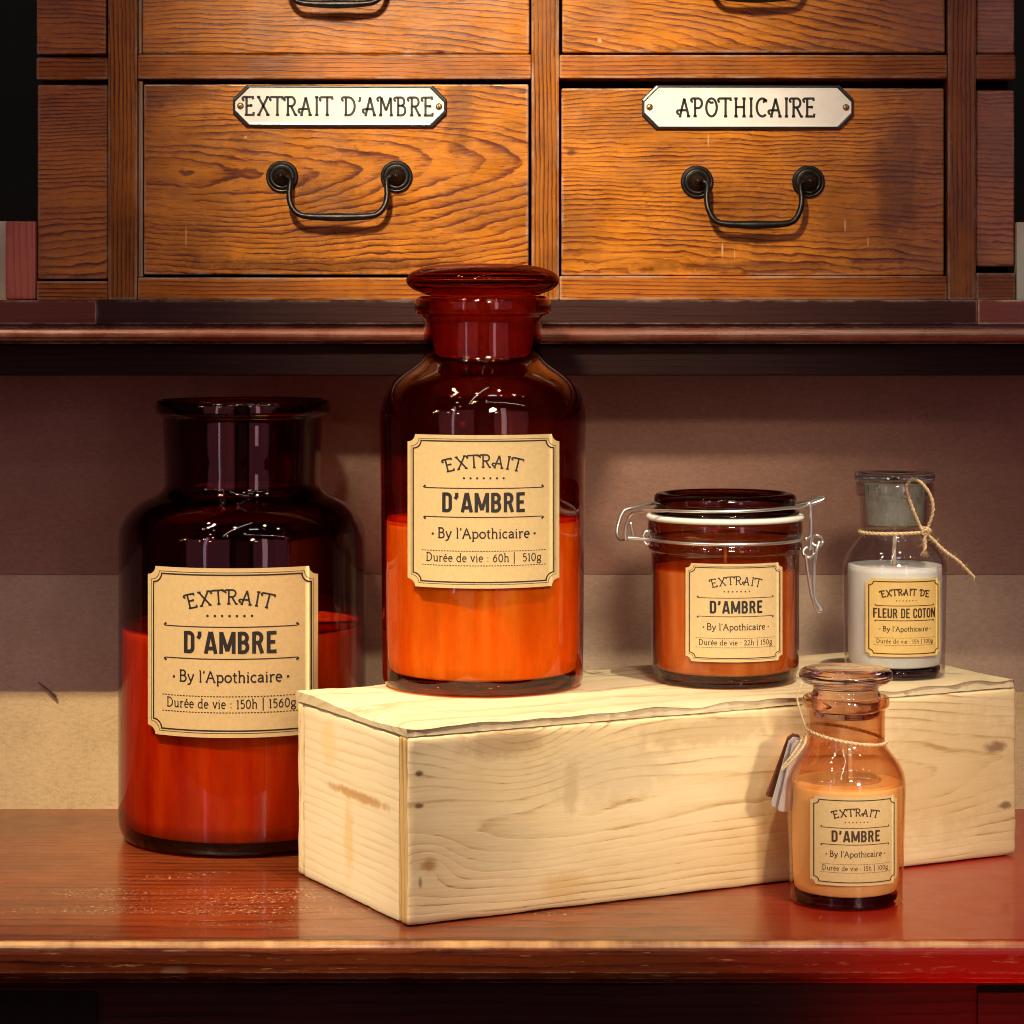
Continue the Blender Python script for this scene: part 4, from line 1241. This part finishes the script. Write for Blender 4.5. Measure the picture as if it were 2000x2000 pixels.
wr = 0.00088
Rl = 600 * k
fullring = [(Rl * math.cos(2 * math.pi * i / 60), Rl * math.sin(2 * math.pi * i / 60), (c3 - 607) * k) for i in range(60)]
wire = obj('neck_wire', tube(fullring, wr, 10, True), M['wire'], j3, True)
bm = tube(chaikin([W3(362, 610, -.008), W3(300, 606, -.006), W3(200, 600, -.005), W3(185, 600, -.005)], 2), wr, 10)
tube([W3(335 + 30 * math.cos(a * .5), 597 + 52 * math.sin(a * .5), -.006 + .0006 * a * .3) for a in range(0, 22)], wr * .9, 10, False, bm)
obj('hinge_pin', bm, M['wire'], j3, True)
bail = chaikin([W3(165, 605, -.010), W3(155, 560, -.010), W3(178, 450, -.010), W3(215, 392, -.012), W3(300, 372, -.018)], 2)
mid_ = ring_front(366, 345, 575 * k, 216, 318)
right_ = chaikin([W3(1480, 345, -.020), W3(1545, 352, -.012), W3(1590, 345, -.006), W3(1640, 330, -.004), W3(1720, 305, -.003), W3(1728, 288, -.002), W3(1690, 286, 0), W3(1600, 330, .006), W3(1540, 345, .012)], 2)
back_ = [(575 * k * math.cos(math.radians(a)), 575 * k * math.sin(math.radians(a)), (c3 - 345) * k) for a in range(35, 150, 6)]
left_ = chaikin([W3(215, 385, .010), W3(150, 400, .008), W3(105, 520, .004), W3(98, 590, 0), W3(130, 622, -.004), W3(170, 612, -.008)], 2)
obj('lid_wire', tube([Vector(p) for p in bail] + [Vector(p) for p in mid_] + [Vector(p) for p in right_] + [Vector(p) for p in back_] + [Vector(p) for p in left_], wr, 10), M['wire'], j3, True)
obj('wire_end', tube(chaikin([W3(205, 478, -.004), W3(214, 530, -.004), W3(228, 585, -.004)], 1), wr, 10), M['wire'], j3, True)
bm = tube(chaikin([W3(1575, 345, -.010), W3(1597, 318, -.010), W3(1608, 350, -.010), W3(1612, 500, -.010), W3(1608, 640, -.010), W3(1600, 690, -.010)], 2), wr, 10)
tube([W3(1592 + 42 * math.cos(a * .42), 708 + 40 * math.sin(a * .42), -.010 + .0002 * a) for a in range(0, 17)], wr, 10, False, bm)
obj('latch_link', bm, M['wire'], j3, True)
bm = tube([W3(1664 + 44 * math.cos(a * .42), 622 + 40 * math.sin(a * .42), -.007 + .0002 * a) for a in range(0, 16)], wr, 10)
tube(chaikin([W3(1560, 600, -.014), W3(1600, 592, -.010), W3(1650, 582, -.008)], 1), wr, 10, False, bm)
obj('latch_eye', bm, M['wire'], j3, True)
lev = chaikin([W3(1675, 620, -.010), W3(1650, 690, -.011), W3(1635, 780, -.010), W3(1632, 1000, -.010), W3(1645, 1090, -.010), W3(1690, 1150, -.010), W3(1686, 1172, -.010),
               W3(1660, 1160, -.011), W3(1622, 1080, -.012), W3(1600, 980, -.012), W3(1580, 850, -.012), W3(1570, 760, -.012), W3(1560, 720, -.012)], 3)
obj('latch_lever', tube(lev, wr, 10), M['wire'], j3, True)
make_label(j3, R3, HC - (900 + 1198 / 4.025 - HY) * (Y3 - R3) / F - HB, 0.077, 767 / 4.025 * (Y3 - 0.034) / F, 773 / 4.025 * (Y3 - R3) / F, ('EXTRAIT', 0.50, "D'AMBRE", 0.545, 'Durée de vie : 22h | 150g'), M['kraft'], M['ink'])

# --- clear bottle with white wax and a bow of twine
Y4 = (HC - HB) * F / 729.0 + 0.022
k = 1.0 / (F / Y4 * 3.865)
c4 = (HY + (HC - HB) * F / Y4 - 880) * 3.865
j4 = jar('candle_bottle', 'clear stoppered bottle of white wax with a twine bow on the box end', 'candle bottle', 1747.5, Y4, HB)
out = [(340, c4), (366, c4 - 4), (376, c4 - 22), (376, c4 - 60), (380, 1400), (388, 1000), (391, 890), (384, 830), (360, 775), (322, 722), (284, 680), (258, 645), (254, 615), (258, 540), (262, 360), (268, 346), (290, 338), (294, 300), (292, 250), (284, 240)]
out = [(r * k, (c4 - y) * k) for r, y in out]
R4 = 388 * k
glass_body(j4, out, 0.0013, (c4 - 864) * k, M['glass_clear'], M['glass_clear'])
obj('glass_base', lathe([(0, 0.0006), (374 * k + 0.0015 - 0.0065, 0.0006), (374 * k + 0.0015 - 0.0045, 0.002), (374 * k + 0.0015 - 0.0040, 0.005), (0, 0.005)], 96), M['base_clear'], j4, True)
obj('wax', wax_bm(376 * k - 0.0016, 0.0054, (c4 - 864) * k, 0.003), M['wax_white'], j4, True)
obj('wick', tube([(0, 0, (c4 - 866) * k), (-0.0004, 0, (c4 - 760) * k), (0.0002, 0, (c4 - 640) * k)], 0.0011, 8), M['wick'], j4, True)
pg = [(0, 560), (195, 560), (212, 545), (222, 345), (226, 255), (226, 246), (0, 246)]
obj('stopper_plug', lathe(chaikin([(r * k, (c4 - y) * k) for r, y in pg], 1), 96), M['plug_clear'], j4, True)
st = [(0, 243), (200, 243), (236, 240), (292, 232), (306, 205), (298, 170), (270, 158), (200, 163), (100, 178), (0, 180)]
obj('stopper', lathe(chaikin([(r * k, (c4 - y) * k) for r, y in st], 2), 96), M['solid_clear'], j4, True)
make_label(j4, 392 * k, HC - (880 + 1263 / 3.865 - HY) * (Y4 - R4) / F - HB, 0.075, 570 / 3.865 * (Y4 - 0.025) / F, 590 / 3.865 * (Y4 - R4) / F, ('EXTRAIT DE', 0.63, 'FLEUR DE COTON', 0.83, 'Durée de vie : 15h | 100g'), M['gold_kraft'], M['ink_brown'], False, 1.5)
tr = 0.00092
Rt = 264 * k
ringp = [(Rt * math.cos(2 * math.pi * i / 40), Rt * math.sin(2 * math.pi * i / 40), (c4 - 606 + 6 * math.cos(2 * math.pi * i / 40)) * k) for i in range(40)]


def W4(x, y, d):
    return ((x - 570) * k, d, (c4 - y) * k)


kd = -math.sqrt(Rt ** 2 - (190 * k) ** 2) - 0.002
tw = obj('twine', rope(ringp, tr, True, fuzz=30, seed=3), M['twine'], j4, True)
obj('bow_loop', rope([W4(765, 590, kd), W4(730, 560, kd), W4(690, 470, kd - .002), W4(645, 360, kd - .003), W4(612, 270, kd - .0035), W4(630, 205, kd - .004), W4(690, 195, kd - .004), W4(760, 250, kd - .004), W4(815, 350, kd - .004), W4(822, 450, kd - .003), W4(795, 540, kd - .001), W4(770, 595, kd)], tr * .95, fuzz=50, seed=5), M['twine'], tw, True)
obj('knot', rope([W4(735, 575, kd - .001), W4(765, 560, kd - .002), W4(795, 580, kd - .002), W4(785, 612, kd - .002), W4(750, 612, kd - .002), W4(738, 590, kd - .0015), W4(770, 578, kd - .003), W4(792, 600, kd - .002)], tr * .95, fuzz=20, seed=7), M['twine'], tw, True)
bm = rope([W4(770, 600, kd - .001), W4(758, 650, kd - .002), W4(765, 700, kd - .002), W4(756, 755, kd - .002)], tr, fuzz=30, seed=8)
rope([W4(775, 605, kd - .001), W4(850, 680, kd - .003), W4(910, 742, kd - .004), W4(1000, 800, kd - .005), W4(1065, 870, kd - .005), W4(1128, 935, kd - .004)], tr * .9, False, bm, 90, 9)
_q = random.Random(2)
for i in range(12):
    a = Vector(W4(756 + _q.uniform(-14, 14), 740, kd - .002))
    tube([a, a + Vector((_q.uniform(-.0015, .0015), _q.uniform(-.001, .001), -.0022 - .001 * _q.random()))], .00022, 5, False, bm)
obj('tail', bm, M['twine'], tw, True)

# --- small amber bottle in front of the box
Y5 = 1.339
k = 1.0 / (F / Y5 * 3.716)
c5 = (HY + HC * F / Y5 - 1280) * 3.716
j5 = jar('candle_bottle', 'small pale amber bottle with hanging card tags, on the counter before the box', 'candle bottle', 1652.2, Y5, 0.0)
out = [(370, c5), (400, c5 - 5), (412, c5 - 25), (408, c5 - 55), (412, 1600), (424, 1200), (432, 960), (430, 900), (418, 840), (390, 782), (350, 728), (312, 684), (288, 645), (280, 610), (280, 540), (282, 400), (288, 375), (312, 362), (316, 335), (312, 302), (296, 292)]
out = [(r * k, (c5 - y) * k) for r, y in out]
R5 = 427 * k
glass_body(j5, out, 0.0013, (c5 - 912) * k, M['glass_pale'], M['glass_pale_in'])
obj('glass_base', lathe([(0, 0.0006), (408 * k + 0.0015 - 0.0065, 0.0006), (408 * k + 0.0015 - 0.0045, 0.002), (408 * k + 0.0015 - 0.0040, 0.0044), (0, 0.0044)], 96), M['base_dark'], j5, True)
obj('wax', wax_bm(410 * k - 0.0016, 0.0054, (c5 - 912) * k, 0.003), M['wax_peach'], j5, True)
obj('wick', tube([(0.0022, 0, (c5 - 914) * k), (0.0020, 0, (c5 - 790) * k), (0.0018, 0, (c5 - 630) * k)], 0.0013, 8), M['wick'], j5, True)
st = [(0, 450), (225, 450), (246, 425), (250, 300), (252, 285), (240, 262), (232, 238), (250, 210), (318, 188), (343, 150), (330, 108), (290, 88), (240, 92), (180, 120), (90, 135), (0, 138)]
obj('stopper', lathe(chaikin([(r * k, (c5 - y) * k) for r, y in st], 2), 96), M['solid_pale'], j5, True)
make_label(j5, 434 * k, HC - (1280 + 1352 / 3.716 - HY) * (Y5 - R5) / F, 0.05, 632 / 3.716 * (Y5 - 0.025) / F, 645 / 3.716 * (Y5 - R5) / F, ('EXTRAIT', 0.51, "D'AMBRE", 0.56, 'Durée de vie : 15h | 100g'), M['kraft'], M['ink_brown'], False, 1.3)


def W5(x, y, d):
    return ((x - 640) * k, d, (c5 - y) * k)


Rt = 292 * k
ringp = []
for i in range(44):
    a = 2 * math.pi * i / 44
    ca, sa = math.cos(a), math.sin(a)
    y = 570 + 48 * ca - (20 * sa if sa < 0 else 10 * sa)
    ringp.append((Rt * ca, Rt * sa, (c5 - y) * k))
tr = 0.00082
tw = obj('twine', rope(ringp, tr, True, fuzz=40, seed=13), M['twine'], j5, True)
bm = rope([W5(345, 530, -.006), W5(318, 470, -.010), W5(290, 380, -.011), W5(268, 300, -.010), W5(285, 230, -.009), W5(310, 180, -.008)], tr * .6, fuzz=40, seed=15)
rope([W5(345, 560, -.005), W5(330, 620, -.010), W5(270, 690, -.012), W5(200, 760, -.012), W5(158, 810, -.011), W5(176, 780, -.009), W5(270, 660, -.008), W5(345, 560, -.002)], tr * .7, False, bm, 50, 16)
obj('tail', bm, M['twine'], tw, True)


def tag_bm(top_, bot, wid, yaw, thick=0.0006):
    """card tag: long rounded plate hanging from its upper end"""
    a, b = Vector(top_), Vector(bot)
    ax = (b - a)
    L = ax.length
    ax.normalize()
    side = Vector((math.cos(yaw), math.sin(yaw), 0))
    side = (side - ax * side.dot(ax)).normalized()
    nor = ax.cross(side)
    h = wid / 2
    out = [(0.0, -h * .45), (h * .5, -h), (L - h * .3, -h), (L - h * .08, -h * .88), (L, -h * .6), (L, h * .6), (L - h * .08, h * .88), (L - h * .3, h), (h * .5, h), (0.0, h * .45)]
    bm = bmesh.new()
    f = [bm.verts.new(a + ax * u + side * v + nor * thick / 2) for u, v in out]
    g = [bm.verts.new(a + ax * u + side * v - nor * thick / 2) for u, v in out]
    bm.faces.new(f)
    bm.faces.new(g[::-1])
    n = len(out)
    for i in range(n):
        bm.faces.new((f[i], g[i], g[(i + 1) % n], f[(i + 1) % n]))
    bmesh.ops.recalc_face_normals(bm, faces=bm.faces)
    return bm


t_ = obj('tag', tag_bm(W5(280, 578, .003), W5(112, 1045, .006), .0090, 0.55), M['tag_brown'], j5)
t_['label'] = 'brown card tag'
t_ = obj('tag', tag_bm(W5(282, 595, .000), W5(142, 1105, .001), .0090, 0.6), M['tag_grey'], j5)
t_['label'] = 'grey card tag'
t_ = obj('tag', tag_bm(W5(300, 610, -.003), W5(188, 1130, -.001), .0085, 0.6), M['tag_grey'], j5)
t_['label'] = 'grey card tag'
